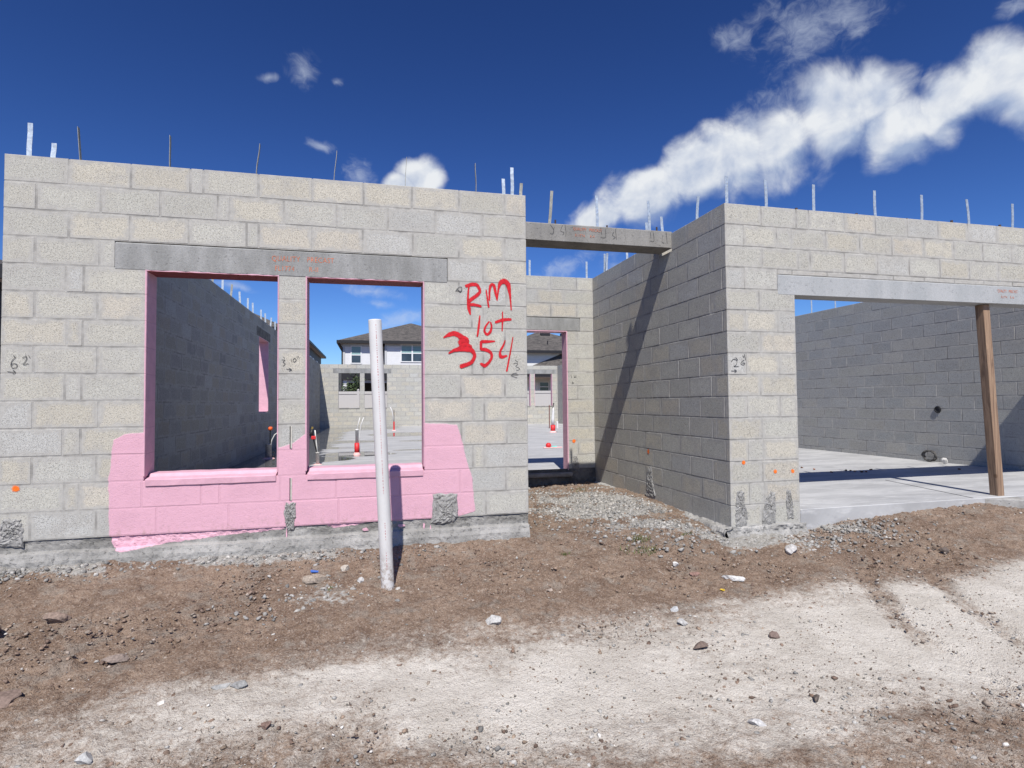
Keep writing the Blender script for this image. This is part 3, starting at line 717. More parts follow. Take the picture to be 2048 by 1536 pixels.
# --- garage front wall with the wide opening
GO = (6.607, 11.45)
JW2 = {k: list(v) for k, v in JW.items()}; JW2['fill'] = True
for k in JW2:
    if k != 'fill': JW2[k] = [q-XS for q in JW2[k]]
LG = XG+.2-XS
thin = []; cuts = [6.42, 6.585, 6.99, 7.385, 7.795, 8.19, 8.59, 8.99, 9.39, 9.8, 10.2, 10.6, 11.0, 11.4, 11.62]
for i in range(len(cuts)-1): thin.append((cuts[i]-XS+.004, cuts[i+1]-XS-.004, 2.190, 2.231))
wallW = block_wall('garage_front_wall', house, M_block, (XS, YW), (1, 0), (0, -1), LG, -B, 15, .2, JW2,
                   [(GO[0]-XS, GO[1]-XS, -B-.1, 2.032), (6.416-XS, 11.62-XS, 2.034, 11*B)], starts=lambda t: .2 if t % 2 else 0.0, extra=thin, seed=31)
wallW['label'] = 'block wall around the wide garage opening beside the porch'
m = MB(); m.box(6.418, 11.62, YW-.003, YW+.2, 1.992, 2.184, .006, jit=.002); m.build('lintel', M_lintel2, wallW)
lettering('stencil_lettering', M_stencil, wallW, 'QUALITY PRECAST', PW, 9.165, 2.118, .044, .72, -.003)
lettering('stencil_lettering', M_stencil, wallW, 'FL1774 R-16', PW, 9.215, 2.056, .036, .80, -.003)
for a_, b_ in ((0, 5), (5, 7)): strokes('marker_note', M_ink, wallW, PW, MARK_W[a_:b_], width=.0055)
for x, z in ((5.998, .396), (6.338, .300), (6.532, .297)): spray_dot('orange_mark', M_orange, wallW, PW, x, z, .021)
rough_patch('mortar_patch', M_grout, wallW, PW, [(5.90, -.21), (6.03, -.21), (6.035, -.06), (6.005, .0), (6.0, .13), (5.965, .15), (5.915, .135), (5.905, .0), (5.89, -.1)], seed=7, amp=.010)
rough_patch('mortar_patch', M_grout, wallW, PW, [(6.18, -.2), (6.335, -.205), (6.345, .0), (6.335, .11), (6.29, .118), (6.235, .06), (6.2, -.02)], seed=8, amp=.010)
rough_patch('mortar_patch', M_grout, wallW, PW, [(6.455, -.17), (6.535, -.16), (6.53, -.03), (6.51, .12), (6.465, .135), (6.448, .05)], seed=9, amp=.011)
footing('footing', wallW, M_stem, PW, XS-.06, 6.66, [(-.19, -.004), (-.205, .012), (-.25, .02), (-.30, .05), (-.5, .09)], seed=10, amp=.014)
for x, l in ((5.957, .002), (6.399, -.004), (6.952, .004), (7.709, -.003), (8.313, .006), (8.962, -.028), (9.578, .012), (10.2, .004), (10.85, -.01)): strap(wallW, x, YW+.11, .305, .033, lean=(l, 0))
for x, h in ((6.1, .012), (6.728, .04), (7.451, .038), (8.089, .03), (8.691, .05), (9.366, .046), (10.0, .04)): rebar(wallW, x, YW+.09, h, .013)

# --- long outer walls
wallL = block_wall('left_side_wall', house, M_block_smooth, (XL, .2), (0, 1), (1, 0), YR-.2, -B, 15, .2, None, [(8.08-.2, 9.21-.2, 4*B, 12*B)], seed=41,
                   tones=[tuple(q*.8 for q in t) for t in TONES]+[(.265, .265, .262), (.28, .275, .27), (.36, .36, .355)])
wallL['label'] = 'long shaded inner face of the left wall with one narrow pink window slot'
m = MB()
m.box(XL-.203, XL+.004, 8.076, 8.092, 4*B+.02, 12*B, .003); m.box(XL-.203, XL+.004, 9.198, 9.214, 4*B+.02, 12*B, .003); m.box(XL-.203, XL+.004, 8.0925, 9.1975, 12*B-.014, 12*B+.002, .003)
m.build('painted_reveal', M_pink, wallL)
m = MB(); m.box(XL-.21, XL-.02, 8.093, 9.197, 4*B-.03, 4*B+.02, .006); m.build('sill', M_sill, wallL)
m = MB(); m.box(XL-.19, XL+.003, 7.85, 9.45, 12*B+.003, 13*B-.004, .005); m.build('lintel', M_stem_dark, wallL)
for i, y in enumerate((4.9, 5.55, 6.15, 6.84, 7.53, 8.08, 8.98, 9.52, 10.2, 10.88, 11.56, 12.3, 13.1, 14.0, 15.1)):
    strap(wallL, XL-.12, y, .30, .034, lean=(random.uniform(-.02, .02), 0), dull_shade=(i in (0, 2)))
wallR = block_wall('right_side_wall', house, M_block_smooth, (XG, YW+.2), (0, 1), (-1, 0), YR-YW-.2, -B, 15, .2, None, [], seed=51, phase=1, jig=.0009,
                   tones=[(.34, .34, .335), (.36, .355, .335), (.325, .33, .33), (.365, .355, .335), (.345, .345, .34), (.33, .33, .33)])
wallR['label'] = 'tall shaded inner face of the right wall seen through the garage opening'
for y in (4.18, 4.81, 5.46, 6.1, 6.8): strap(wallR, XG+.1, y, .29, .032)
PG = lambda s, z, d: (XG-d, s, z)
m = MB()
ring = [(2.618+.045*math.cos(a), .801+.045*math.sin(a)) for a in [i*math.pi/8 for i in range(17)]]
m.tube([PG(a, b, .006) for a, b in ring], .014, 8, cap=False); m.tube([PG(2.618, .801, -.02), PG(2.618, .801, .01)], .034, 12)
m.build('conduit_hole', M_black, wallR)
RW = [(1.115, 2.073), (2.280, 3.305), (9.36, 10.315), (10.535, 11.455)]
wallB = block_wall('rear_wall', house, M_block, (XL, YR), (1, 0), (0, -1), XG-XL, -B, 15, .2, None,
                   [(a-XL, b-XL, 4*B, 12*B) for a, b in RW] + [(.88-XL, 3.5-XL, 12*B, 13*B), (9.1-XL, 11.70-XL, 12*B, 13*B)], seed=61)
wallB['label'] = 'far rear block wall with two pairs of window openings'
m = MB(); m.box(.882, 3.498, YR-.004, YR+.2, 12*B-.01, 13*B-.006, .006); m.build('lintel', M_lintel, wallB)
m = MB(); m.box(9.102, 11.698, YR-.004, YR+.2, 12*B-.01, 13*B-.006, .006); m.build('lintel', M_lintel, wallB)
for a, b in RW[2:]:
    m = MB()
    m.box(a-.004, a+.014, YR-.005, YR+.203, 4*B+.01, 12*B-.01, .003); m.build('painted_jamb', M_pink, wallB)
    m = MB(); m.box(b-.014, b+.004, YR-.005, YR+.203, 4*B+.01, 12*B-.01, .003); m.build('painted_jamb', M_pink, wallB)
for a, b in RW:
    m = MB(); m.box(a+.015, b-.015, YR-.02, YR+.19, 4*B-.035, 4*B+.012, .006); m.build('sill', M_stem, wallB)

# ---------------------------------------------------------------- slab
def slab_mat():
    m, g = material('wet_slab_concrete')
    P = g.obj; x, y, z = g.sep(P)
    pv = g.v('MULTIPLY', P, (.9, 2.6, 1))
    n = g.noise(1.3, 5, .62, pv, dist=.5); n2 = g.noise(9, 4, .6, g.v('MULTIPLY', P, (.4, 2.2, 1))); n3 = g.noise(120, 2)
    c = g.mix(g.sm(n, .35, .68), (.32, .322, .322), (.435, .437, .435))
    c = g.mix(g.m('MULTIPLY', g.sm(n2, .55, .72), .5), c, (.56, .56, .55))
    c = g.mix(g.m('MULTIPLY', g.sm(n2, .44, .30), .35), c, (.225, .225, .23))
    inside = g.m('MULTIPLY', g.sm(x, 4.6, 5.6, 1, 0), g.sm(y, .6, 2.0))
    left = g.sm(x, .9, 2.2, .62, 0)
    far = g.m('MULTIPLY', g.sm(y, 17.5, 20.5, 0, .5), g.sm(x, 2.6, 4.6, 1, .1))
    def pool(cx, cy, rx, ry, a):
        d = g.v('LENGTH', g.v('MULTIPLY', g.v('SUBTRACT', P, (cx, cy, 0)), (1/rx, 1/ry, 0)))
        return g.sm(d, .2, 1.25, a, 0)
    pd = g.m('ADD', left, far)
    for q in ((2.3, 7.6, .95, .75, .62), (3.7, 15.2, 1.5, 1.6, .60), (1.6, 6.6, .85, .75, .6), (2.0, 11.8, 1.1, .7, .55), (1.5, 9.4, .9, .5, .5), (3.5, 8.3, .7, .3, .5), (4.0, 11.5, .9, .4, .5)): pd = g.m('MAXIMUM', pd, pool(*q))
    w = g.m('ADD', pd, g.m('MULTIPLY', g.m('SUBTRACT', g.noise(1.1, 5, .6, g.v('MULTIPLY', P, (1, 1.6, 1))), .61), .75))
    wet = g.m('MULTIPLY', g.sm(w, .13, .20), inside)
    damp = g.m('MULTIPLY', g.sm(w, .06, .2), inside)
    c = g.mix(g.m('MULTIPLY', damp, .5), c, (.24, .24, .235))
    c = g.mix(g.m('MULTIPLY', wet, .8), c, (.075, .075, .072))
    g.put(g.b.inputs['Base Color'], c)
    g.put(g.b.inputs['Roughness'], g.sm(wet, 0, 1, .62, .02))
    g.put(g.b.inputs['Specular IOR Level'], g.sm(wet, 0, 1, .25, .6))
    g.l.new(g.bump(g.m('MULTIPLY', g.m('ADD', n2, g.m('MULTIPLY', n3, .3)), g.m('SUBTRACT', 1, wet)), .12, .01), g.b.inputs['Normal'])
    return m
M_slab = slab_mat()
m = MB()
m.box(XL+.002, X1-.202, .202, YR-.002, -.6, ZS)
m.box(X1-.203, XS-.001, YE+.02, YR-.002, -.6, ZS)
m.box(XS-.002, XS+.2, YE+.202, YR-.002, -.6, ZS)
m.box(XS+.198, XG-.002, YW+.204, YR-.002, -.6, ZS)
m.box(GO[0]+.002, GO[1]-.002, YW-.004, YW+.206, -.6, ZS, .006)
floor = m.build('concrete_floor', M_slab); floor['kind'] = 'structure'
m = MB()
V = [(9.074, 1.164, ZS+.0025), (9.074+.012, 1.164, ZS+.0025), (8.747+.012, -.2, ZS+.0025), (8.747, -.2, ZS+.0025)]
m.poly(V[::-1]); V = [(6.3, 19.5, 0)]
m.build('saw_cut', M_black, house)

# ---------------------------------------------------------------- ground
def gz(x, y):
    x = np.asarray(x, float); y = np.asarray(y, float)
    d = np.clip(-y, 0, None)
    z = -.222-.112*np.minimum(d, 2.4)-.03*np.clip(d-2.4, 0, 4)
    rise = sstep(x, 6.45, 8.1)*np.exp(-((y+.05)/.75)**2)
    z = z+.03*np.exp(-((y+.08)/.22)**2)*(x < 4.1)+.022*np.exp(-((y+.1)/.35)**2)*sstep(x, 1.6, .5)
    z = z+rise*(.105+.02*np.sin(x*3))
    z = z+.05*np.exp(-((y-1.6)/1.0)**2)*sstep(x, 4.9, 5.8)*(x < 6.0)*(y > 0)
    z = z-.03*sstep(x, 5.3, 5.9)*sstep(x, 7.2, 6.6)*np.exp(-((y+.25)/.5)**2)
    return z
UP = ([-40, -6, -1, .4, 1.047, 1.40, 1.90, 2.38, 3.06, 3.63, 4.24, 5.09, 5.75, 6.6, 8.0, 12, 40], [-2.1, -2.1, -2.0, -1.95, -1.90, -1.83, -1.71, -1.65, -1.60, -1.62, -1.42, -1.50, -1.35, -1.32, -1.12, -1.0, -1.0])
LO = ([-40, 1.0, 1.6, 2.337, 2.95, 3.62, 4.11, 4.80, 5.77, 8, 40], [-2.0, -2.05, -2.12, -2.20, -2.36, -2.40, -2.56, -2.58, -2.68, -2.85, -2.9])
RUT = [(6.5, -1.0), (6.3, -1.27), (5.93, -1.85), (5.84, -2.14), (5.8, -2.4), (5.72, -2.75), (5.6, -3.3)]
RUT2 = [(6.85, -1.2), (6.73, -1.49), (6.52, -1.9), (6.34, -2.32), (6.1, -2.9)]
def dist_poly(x, y, P):
    r = np.full(x.shape, 1e9)
    for (ax, ay), (bx, by) in zip(P[:-1], P[1:]):
        dx, dy = bx-ax, by-ay; t = np.clip(((x-ax)*dx+(y-ay)*dy)/(dx*dx+dy*dy), 0, 1)
        r = np.minimum(r, np.hypot(x-ax-t*dx, y-ay-t*dy))
    return r
def ground_fields(x, y):
    wob = (fbm(x*.5, y, 1.7, 5)-.5)*.55
    up = np.interp(x, *UP); lo = np.interp(x, *LO)
    sand = sstep(up-y+wob, -.30, .42)*(1-.66*sstep(lo-y+wob*1.2, -.25, .40))
    sand = sand*(.72+.28*sstep(fbm(x*.45+3, y*1.3, 2.4, 5), .34, .54))
    rut = sstep(dist_poly(x, y, RUT)+(fbm(x, y, 4, 3)-.5)*.10, .15, .02); rut2 = sstep(dist_poly(x, y, RUT2)+(fbm(x, y, 4, 3)-.5)*.10, .12, .02)
    sand = sand*(1-.30*sstep(x, 2.6, 1.2))
    sand = sand*(1-.50*np.maximum(rut*sstep(y, -2.6, -1.9), rut2*.8))
    g1 = np.exp(-(((x-5.1)/.62)**2+((y-1.25)/.95)**2))*(y > -.2)
    g2 = np.exp(-(((x-6.35)/.72)**2+((y+.42)/.26)**2))
    g3 = np.exp(-(((x-5.35)/.4)**2+((y+.1)/.35)**2))
    g4 = np.exp(-((y+.12)/.10)**2)*sstep(x, 3.9, 1.2)
    g5 = np.exp(-(((x-2.35)/.35)**2+((y+.85)/.28)**2))*.45
    grey = np.clip(g1*1.1+g2*1.25+g3*.7+g4*.8+g5*.8, 0, 1)*(.35+.9*sstep(fbm(x, y+7, 3.2, 4), .36, .6))
    return sand, np.clip(grey, 0, 1), np.maximum(rut, rut2)
def ground():
    xs = np.concatenate([[-400, -120, -40, -15, -6, -3, -1.6], np.arange(-.7, 9.9, .0135), [10.3, 11, 12.5, 16, 30, 80, 400]])
    ys = np.concatenate([[-400, -100, -30, -10, -6, -4.4], np.arange(-3.4, .06, .0135), np.arange(.08, 3.15, .026), [4, 8, 15, 22.4, 23, 26, 32, 60, 150, 500]])
    X, Y = np.meshgrid(xs, ys, indexing='ij'); x = X.ravel(); y = Y.ravel()
    z = gz(x, y)
    sand, grey, rut = ground_fields(x, y)
    near = ((x > -.8) & (x < 10) & (y > -3.5) & (y < 3.2)).astype(float)
    clod = fbm(x, y, 5, 5, .55)-.5
    rid = np.abs(fbm(x+40, y, 9, 4, .55)-.5)*2
    fine = fbm(x, y+30, 34, 2)-.5
    dirt = 1-sand
    z = z+near*((fbm(x+11, y, 1.8, 2)-.5)*.05*dirt*sstep(y, -.05, -.5)+clod*(.055*dirt+.014*sand)+(.20-rid)*.045*dirt*sstep(fbm(x+9, y, 1.3, 3), .40, .62)+fine*(.026*dirt+.005*sand)+grey*(fbm(x, y+3, 22, 3)-.4)*.03-.02*rut)
    z = np.where(y > 22.7, -.25, z)
    nx, ny = len(xs), len(ys)
    I = (np.arange(nx-1)[:, None]*ny+np.arange(ny-1)[None, :]).ravel()
    Fq = np.stack([I, I+ny, I+ny+1, I+1], 1)
    me = bpy.data.meshes.new('ground')
    me.vertices.add(nx*ny); me.vertices.foreach_set('co', np.stack([x, y, z], 1).ravel())
    me.loops.add(Fq.size); me.loops.foreach_set('vertex_index', Fq.ravel())
    me.polygons.add(len(Fq)); me.polygons.foreach_set('loop_start', np.arange(0, Fq.size, 4))
    me.update(calc_edges=True); me.validate()
    for nm, v in (('sand', sand), ('grey', grey)):
        a = me.attributes.new(nm, 'FLOAT', 'POINT'); a.data.foreach_set('value', v.astype(np.float32))
    me.polygons.foreach_set('use_smooth', [True]*len(me.polygons))
    mt, g = material('ground_soil')
    P = g.obj
    sa = g.attr('sand', 'Fac'); gr = g.attr('grey', 'Fac')
    n1 = g.noise(3.0, 5, .6, P); n2 = g.noise(26, 4, .65, P); n3 = g.noise(95, 3, .6, P); n4 = g.noise(260, 2, .5, P)
    d = g.mix(g.sm(n1, .3, .68), (.158, .106, .074), (.255, .184, .134))
    d = g.mix(g.m('MULTIPLY', g.sm(n2, .5, .72), .6), d, (.34, .27, .215))
    d = g.mix(g.m('MULTIPLY', g.sm(n2, .46, .32), .6), d, (.085, .055, .042))
    d = g.mix(g.sm(n3, .56, .68, 0, .75), d, (.40, .345, .295))
    d = g.mix(g.sm(n4, .58, .70, 0, .55), d, (.36, .31, .27))
    d = g.mix(g.sm(n4, .43, .32, 0, .6), d, (.075, .055, .045))
    d = g.mix(g.sm(g.noise(7, 4, .6, P), .50, .66, 0, .45), d, (.255, .235, .205))
    d = g.mix(g.sm(n3, .44, .33, 0, .7), d, (.065, .046, .038))
    gc = g.mix(g.sm(n2, .3, .7), (.25, .24, .215), (.385, .372, .345))
    gc = g.mix(g.sm(n3, .42, .32, 0, .6), gc, (.14, .125, .11))
    d = g.mix(g.sm(g.m('ADD', gr, g.m('MULTIPLY', g.m('SUBTRACT', n2, .5), .9)), .30, .55), d, gc)
    s = g.mix(g.sm(n1, .3, .7), (.455, .422, .372), (.565, .532, .478))
    s = g.mix(g.sm(n4, .60, .70, 0, .35), s, (.68, .66, .63))
    s = g.mix(g.sm(n3, .40, .30, 0, .75), s, (.22, .155, .12))
    s = g.mix(g.sm(n4, .41, .31, 0, .7), s, (.25, .19, .15))
    f = g.m('ADD', sa, g.m('MULTIPLY', g.m('SUBTRACT', g.noise(21, 8, .88, P), .5), 1.9))
    c = g.mix(g.sm(f, .20, .82), d, s)
    g.put(g.b.inputs['Base Color'], c); g.b.inputs['Roughness'].default_value = .95
    g.b.inputs['Specular IOR Level'].default_value = .12
    h = g.m('ADD', g.m('MULTIPLY', n3, .7), g.m('ADD', n2, g.m('MULTIPLY', n4, .35)))
    g.l.new(g.bump(h, .95, .018), g.b.inputs['Normal'])
    o = link('ground', me, mt); o['kind'] = 'structure'
    return o
ground()

# ---------------------------------------------------------------- loose stones
def ico(sub=0):
    t = (1+5**.5)/2
    V = [(-1, t, 0), (1, t, 0), (-1, -t, 0), (1, -t, 0), (0, -1, t), (0, 1, t), (0, -1, -t), (0, 1, -t), (t, 0, -1), (t, 0, 1), (-t, 0, -1), (-t, 0, 1)]
    F = [(0, 11, 5), (0, 5, 1), (0, 1, 7), (0, 7, 10), (0, 10, 11), (1, 5, 9), (5, 11, 4), (11, 10, 2), (10, 7, 6), (7, 1, 8), (3, 9, 4), (3, 4, 2), (3, 2, 6), (3, 6, 8), (3, 8, 9), (4, 9, 5), (2, 4, 11), (6, 2, 10), (8, 6, 7), (9, 8, 1)]
    V = [Vector(v).normalized() for v in V]
    for _ in range(sub):
        E = {}; N = []
        def mid(a, b):
            k = (min(a, b), max(a, b))
            if k not in E: V.append((V[a]+V[b]).normalized()); E[k] = len(V)-1
            return E[k]
        for a, b, c in F:
            x, y, z = mid(a, b), mid(b, c), mid(c, a); N += [(a, x, z), (b, y, x), (c, z, y), (x, y, z)]
        F = N
    return np.array([tuple(v) for v in V]), F
ICO0 = ico(0); ICO3 = ico(3)
def stone_mat(name='loose_stone'):
    m, g = material(name)
    t = g.attr('tone')
    v = g.sm(g.noise(70, 3, .6), .3, .7, .72, 1.2)
    g.put(g.b.inputs['Base Color'], g.mix(1.0, t, g.comb(v, v, v), 'MULTIPLY')); g.b.inputs['Roughness'].default_value = .9
    g.l.new(g.bump(g.noise(110, 3), .5, .004), g.b.inputs['Normal'])
    return m
M_stone = stone_mat()
def scatter(name, n, sampler, smin, smax, tones, seed, flat=.65, sink=.25):
    R = np.random.default_rng(seed)
    x, y = sampler(R, n); n = len(x)
    base, F = ICO0; F = np.array(F)
    size = smin*(smax/smin)**(R.random(n)**2.2)
    V = base[None]*(1+R.uniform(-.45, .45, (n, 12, 1)))
    sc = np.stack([R.uniform(.7, 1.35, n), R.uniform(.6, 1.1, n), R.uniform(.45, 1, n)*flat/.65], 1)
    V = V*sc[:, None]*size[:, None, None]*.5
    a = R.uniform(0, 6.283, n); ca, sa = np.cos(a)[:, None], np.sin(a)[:, None]
    b = R.uniform(-.5, .5, n); cb, sb = np.cos(b)[:, None], np.sin(b)[:, None]
    X, Y, Z = V[..., 0], V[..., 1], V[..., 2]
    X, Z = X*cb-Z*sb, X*sb+Z*cb
    X, Y = X*ca-Y*sa, X*sa+Y*ca
    sand, grey, _ = ground_fields(x, y)
    cl = fbm(x, y, 5, 5, .55)-.5
    z = gz(x, y)+cl*(.050*(1-sand)+.014*sand)+size*.5*(.5-sink)
    P = np.stack([X+x[:, None], Y+y[:, None], Z+z[:, None]], 2).reshape(-1, 3)
    FF = (F[None]+(np.arange(n)*12)[:, None, None]).reshape(-1, 3)
    me = bpy.data.meshes.new(name)
    me.vertices.add(len(P)); me.vertices.foreach_set('co', P.ravel())
    me.loops.add(FF.size); me.loops.foreach_set('vertex_index', FF.ravel())
    me.polygons.add(len(FF)); me.polygons.foreach_set('loop_start', np.arange(0, FF.size, 3))
    me.update(calc_edges=True)
    T = np.array(tones)[R.integers(0, len(tones), n)]*R.uniform(.75, 1.2, (n, 1))
    C = np.concatenate([np.repeat(T, 12, 0), np.ones((n*12, 1))], 1)
    ca_ = me.attributes.new('tone', 'FLOAT_COLOR', 'POINT'); ca_.data.foreach_set('color', C.astype(np.float32).ravel())
    o = link(name, me, M_stone); return o
def samp(prob, x0=-.6, x1=9.8, y0=-3.3, y1=0):
    def f(R, n):
        xs = []; ys = []; c = 0
        while c < n:
            x = R.uniform(x0, x1, n*2); y = R.uniform(y0, y1, n*2)
            ok = R.random(n*2) < prob(x, y); xs.append(x[ok]); ys.append(y[ok]); c += ok.sum()
        return np.concatenate(xs)[:n], np.concatenate(ys)[:n]
    return f
BROWN = [(.17, .115, .085), (.21, .15, .115), (.13, .09, .07), (.25, .185, .14), (.20, .145, .115), (.30, .25, .21), (.24, .20, .165)]
GREY = [(.27, .26, .245), (.23, .225, .215), (.32, .31, .29), (.19, .185, .175), (.36, .345, .32)]
pt = lambda x, y: ((y < -.08) | ((x > 4.03) & (x < 5.72) & (y < 3.0))) & ~((x > 5.75) & (y > -.32) & (x < 6.7))
o = scatter('soil_clods', 32000, samp(lambda x, y: pt(x, y)*(1-ground_fields(x, y)[0])**1.5*(.45+.55*sstep(fbm(x, y, 2.6, 3), .4, .6)), y1=3.0), .003, .032, BROWN, 1, .5, .40)
tag(o, 'crumbly brown soil clods over the bare dirt', 'soil', kind='stuff')
o = scatter('gravel', 6000, samp(lambda x, y: pt(x, y)*(.10+.5*sstep(fbm(x+4, y, 1.7, 3), .52, .68)+.35*(ground_fields(x, y)[0] > .3)*(ground_fields(x, y)[0] < .75)), y1=3.0), .005, .026, GREY+[(.48, .46, .43), (.26, .20, .15)], 2, .55, .35)
tag(o, 'small grey and pale gravel scattered in the dirt', 'gravel', kind='stuff')
o = scatter('concrete_rubble', 12000, samp(lambda x, y: pt(x, y)*ground_fields(x, y)[1], y1=3.0), .006, .045, GREY, 3)
tag(o, 'broken grey concrete crumbs along the footings', 'rubble', kind='stuff')
o = scatter('dark_grit', 11000, samp(lambda x, y: (ground_fields(x, y)[0] > .2)*(.25+.75*sstep(fbm(x, y, 4, 3), .45, .62)), y1=-1), .003, .014, [(.17, .12, .09), (.12, .095, .08), (.22, .16, .125), (.16, .15, .13)], 4)
tag(o, 'dark brown grit sprinkled over the pale sand', 'grit', kind='stuff')

def rock(name, label, cat, x, y, size, tone, seed, rz=0, cuts=9, sink=.25, z=None, group=None, tilt=0):
    R = np.random.default_rng(seed)
    V, F = ICO3; V = V.copy()
    for _ in range(cuts):
        n = R.normal(size=3); n /= np.linalg.norm(n); h = R.uniform(.36, .74)
        d = V@n-h; V -= np.clip(d, 0, None)[:, None]*n
    V *= (1+(fbm(V[:, 0]*2+V[:, 2]*1.3+seed, V[:, 1]*2-V[:, 2]*.7, 2.2, 3)-.5)*.22)[:, None]
    V /= np.abs(V).max(0)
    V = V*np.array(size)*.5
    c, s = math.cos(tilt), math.sin(tilt); X, Z = V[:, 0]*c-V[:, 2]*s, V[:, 0]*s+V[:, 2]*c; V = np.stack([X, V[:, 1], Z], 1)
    c, s = math.cos(rz), math.sin(rz); X, Y = V[:, 0]*c-V[:, 1]*s, V[:, 0]*s+V[:, 1]*c
    V = np.stack([X, Y, V[:, 2]], 1)
    if z is None:
        xa, ya = np.array([x]), np.array([y]); sd = ground_fields(xa, ya)[0]
        z = float(gz(xa, ya)[0]+(fbm(xa, ya, 5, 5, .55)[0]-.5)*(.05*(1-sd[0])+.014*sd[0]))
    me = bpy.data.meshes.new(name); me.from_pydata([tuple(v) for v in V], [], F); me.update()
    ca = me.attributes.new('tone', 'FLOAT_COLOR', 'POINT'); ca.data.foreach_set('color', [q for _ in V for q in (*tone, 1)])
    o = link(name, me, M_stone); o.location = (x, y, z+size[2]*(.5-sink))
    return tag(o, label, cat, group)
ROCKS = [
 ('concrete_fragment', 'long white wedge of broken concrete lying on brown dirt', 5.2, -1.17, (.17, .075, .05), (.55, .54, .51), 1, -.5),
 ('concrete_fragment', 'rough pale grey concrete lump below the garage pier', 6.08, -.74, (.17, .12, .11), (.43, .41, .39), 2, .3),
 ('rock', 'flat tan limestone slab left of the white pipe base', 2.24, -.55, (.20, .11, .075), (.33, .255, .18), 3, .35),
 ('rock', 'small tan and white stone between limestone slab and pipe', 2.42, -.43, (.09, .06, .065), (.42, .36, .28), 4, .5),
 ('concrete_fragment', 'small upright white chip on dirt in front of the porch', 4.92, -.83, (.05, .05, .06), (.56, .54, .50), 5, .3),
 ('rock', 'rounded pale stone right of the white pipe near the sand edge', 3.34, -1.44, (.11, .09, .085), (.42, .41, .385), 6, .1),
 ('rock', 'dark brown boulder at the left edge of the dirt', .42, -1.0, (.28, .16, .11), (.17, .105, .075), 7, .1),
 ('rock', 'jagged brown clod near the left edge with a pale side', .77, -.86, (.16, .10, .08), (.25, .16, .11), 8, .2),
 ('rock', 'thin brown stone lying alone in the left dirt', 1.30, -1.42, (.13, .06, .05), (.24, .17, .13), 9, .3),
 ('concrete_fragment', 'dark grey mortar lump half sunk at the sand edge', 1.985, -1.80, (.085, .06, .05), (.27, .27, .26), 10, .1),
 ('concrete_fragment', 'wider flat grey mortar lump touching the sand edge', 1.90, -1.77, (.10, .06, .03), (.29, .29, .275), 11, .1),
 ('rock', 'round red brown clod alone on pale sand at the left', 2.17, -2.13, (.05, .05, .04), (.20, .11, .075), 12, .1),
 ('concrete_fragment', 'grey angular chip alone in the middle of the pale sand', 4.32, -2.60, (.085, .05, .045), (.46, .45, .44), 13, -.6),
 ('concrete_fragment', 'larger grey stone of the pair near the sand edge', 4.50, -1.66, (.075, .06, .05), (.40, .39, .37), 14, .2),
 ('concrete_fragment', 'smaller bluish grey stone behind its larger neighbour', 4.55, -1.48, (.06, .045, .045), (.42, .43, .43), 15, .3),
 ('rock', 'small white pebble alone on dirt at lower left', 1.66, -1.86, (.045, .03, .025), (.66, .60, .52), 16, .2),
 ('concrete_fragment', 'grey chunk beside a dark shard in the lower left corner', 1.50, -2.20, (.08, .07, .055), (.36, .36, .35), 17, .4),
 ('rock', 'broad brown clod at the lower left edge', .95, -1.70, (.22, .12, .07), (.20, .125, .09), 18, .2),
 ('concrete_fragment', 'white chip just left of the pipe base', 2.54, -.64, (.06, .05, .045), (.52, .51, .49), 19, .5),
 ('rock', 'dark brown pebble in the middle of the sand', 4.73, -2.5, (.06, .04, .035), (.12, .09, .07), 20, .5),
 ('rock', 'brown clod where the sand begins right of the pipe', 4.45, -1.93, (.10, .07, .05), (.17, .11, .08), 21, .1),
 ('rock', 'brown clod lying on sand right of the centre', 4.95, -1.93, (.075, .06, .05), (.19, .12, .09), 22, .4),
 ('rock', 'pale tan stone in the dirt below the front wall corner', 3.83, -1.05, (.05, .04, .035), (.36, .27, .20), 23, .1),
 ('rock', 'brick red clod beside the white concrete wedge', 4.98, -1.02, (.10, .07, .045), (.27, .13, .09), 24, .1),
 ('rock', 'dark brown round clod on the bank below the timber post', 7.35, -1.02, (.085, .075, .06), (.12, .085, .065), 25, .1),
]
for nm, lb, x, y, sz, tn, sd, rz in ROCKS:
    gr_ = sum(tn)/3; tn = tuple(q*.62+gr_*.38 for q in tn)
    rock(nm, lb, 'rock' if nm == 'rock' else 'concrete chunk', x, y, sz, tn, sd, rz)
rock('concrete_fragment', 'white chip on the floor against the garage side wall', 'concrete chunk', 11.52, 2.36, (.09, .08, .11), (.50, .49, .47), 30, .2, z=ZS, sink=.05)
for i, (x, y) in enumerate([(9.05, 2.6), (9.06, 2.37), (9.05, 2.02), (9.38, 2.10), (9.43, 2.08), (9.41, 1.98), (9.45, 1.90), (9.52, 1.89), (9.80, 2.08), (11.0, 1.72)]):
    rock('clay_crumb', 'small rusty clay crumb on the bare garage floor', 'debris', x, y, (.05, .04, .025), (.30, .12, .06) if i % 3 else (.16, .08, .05), 40+i, i, z=ZS, sink=.05, group='rusty crumbs on the garage floor')
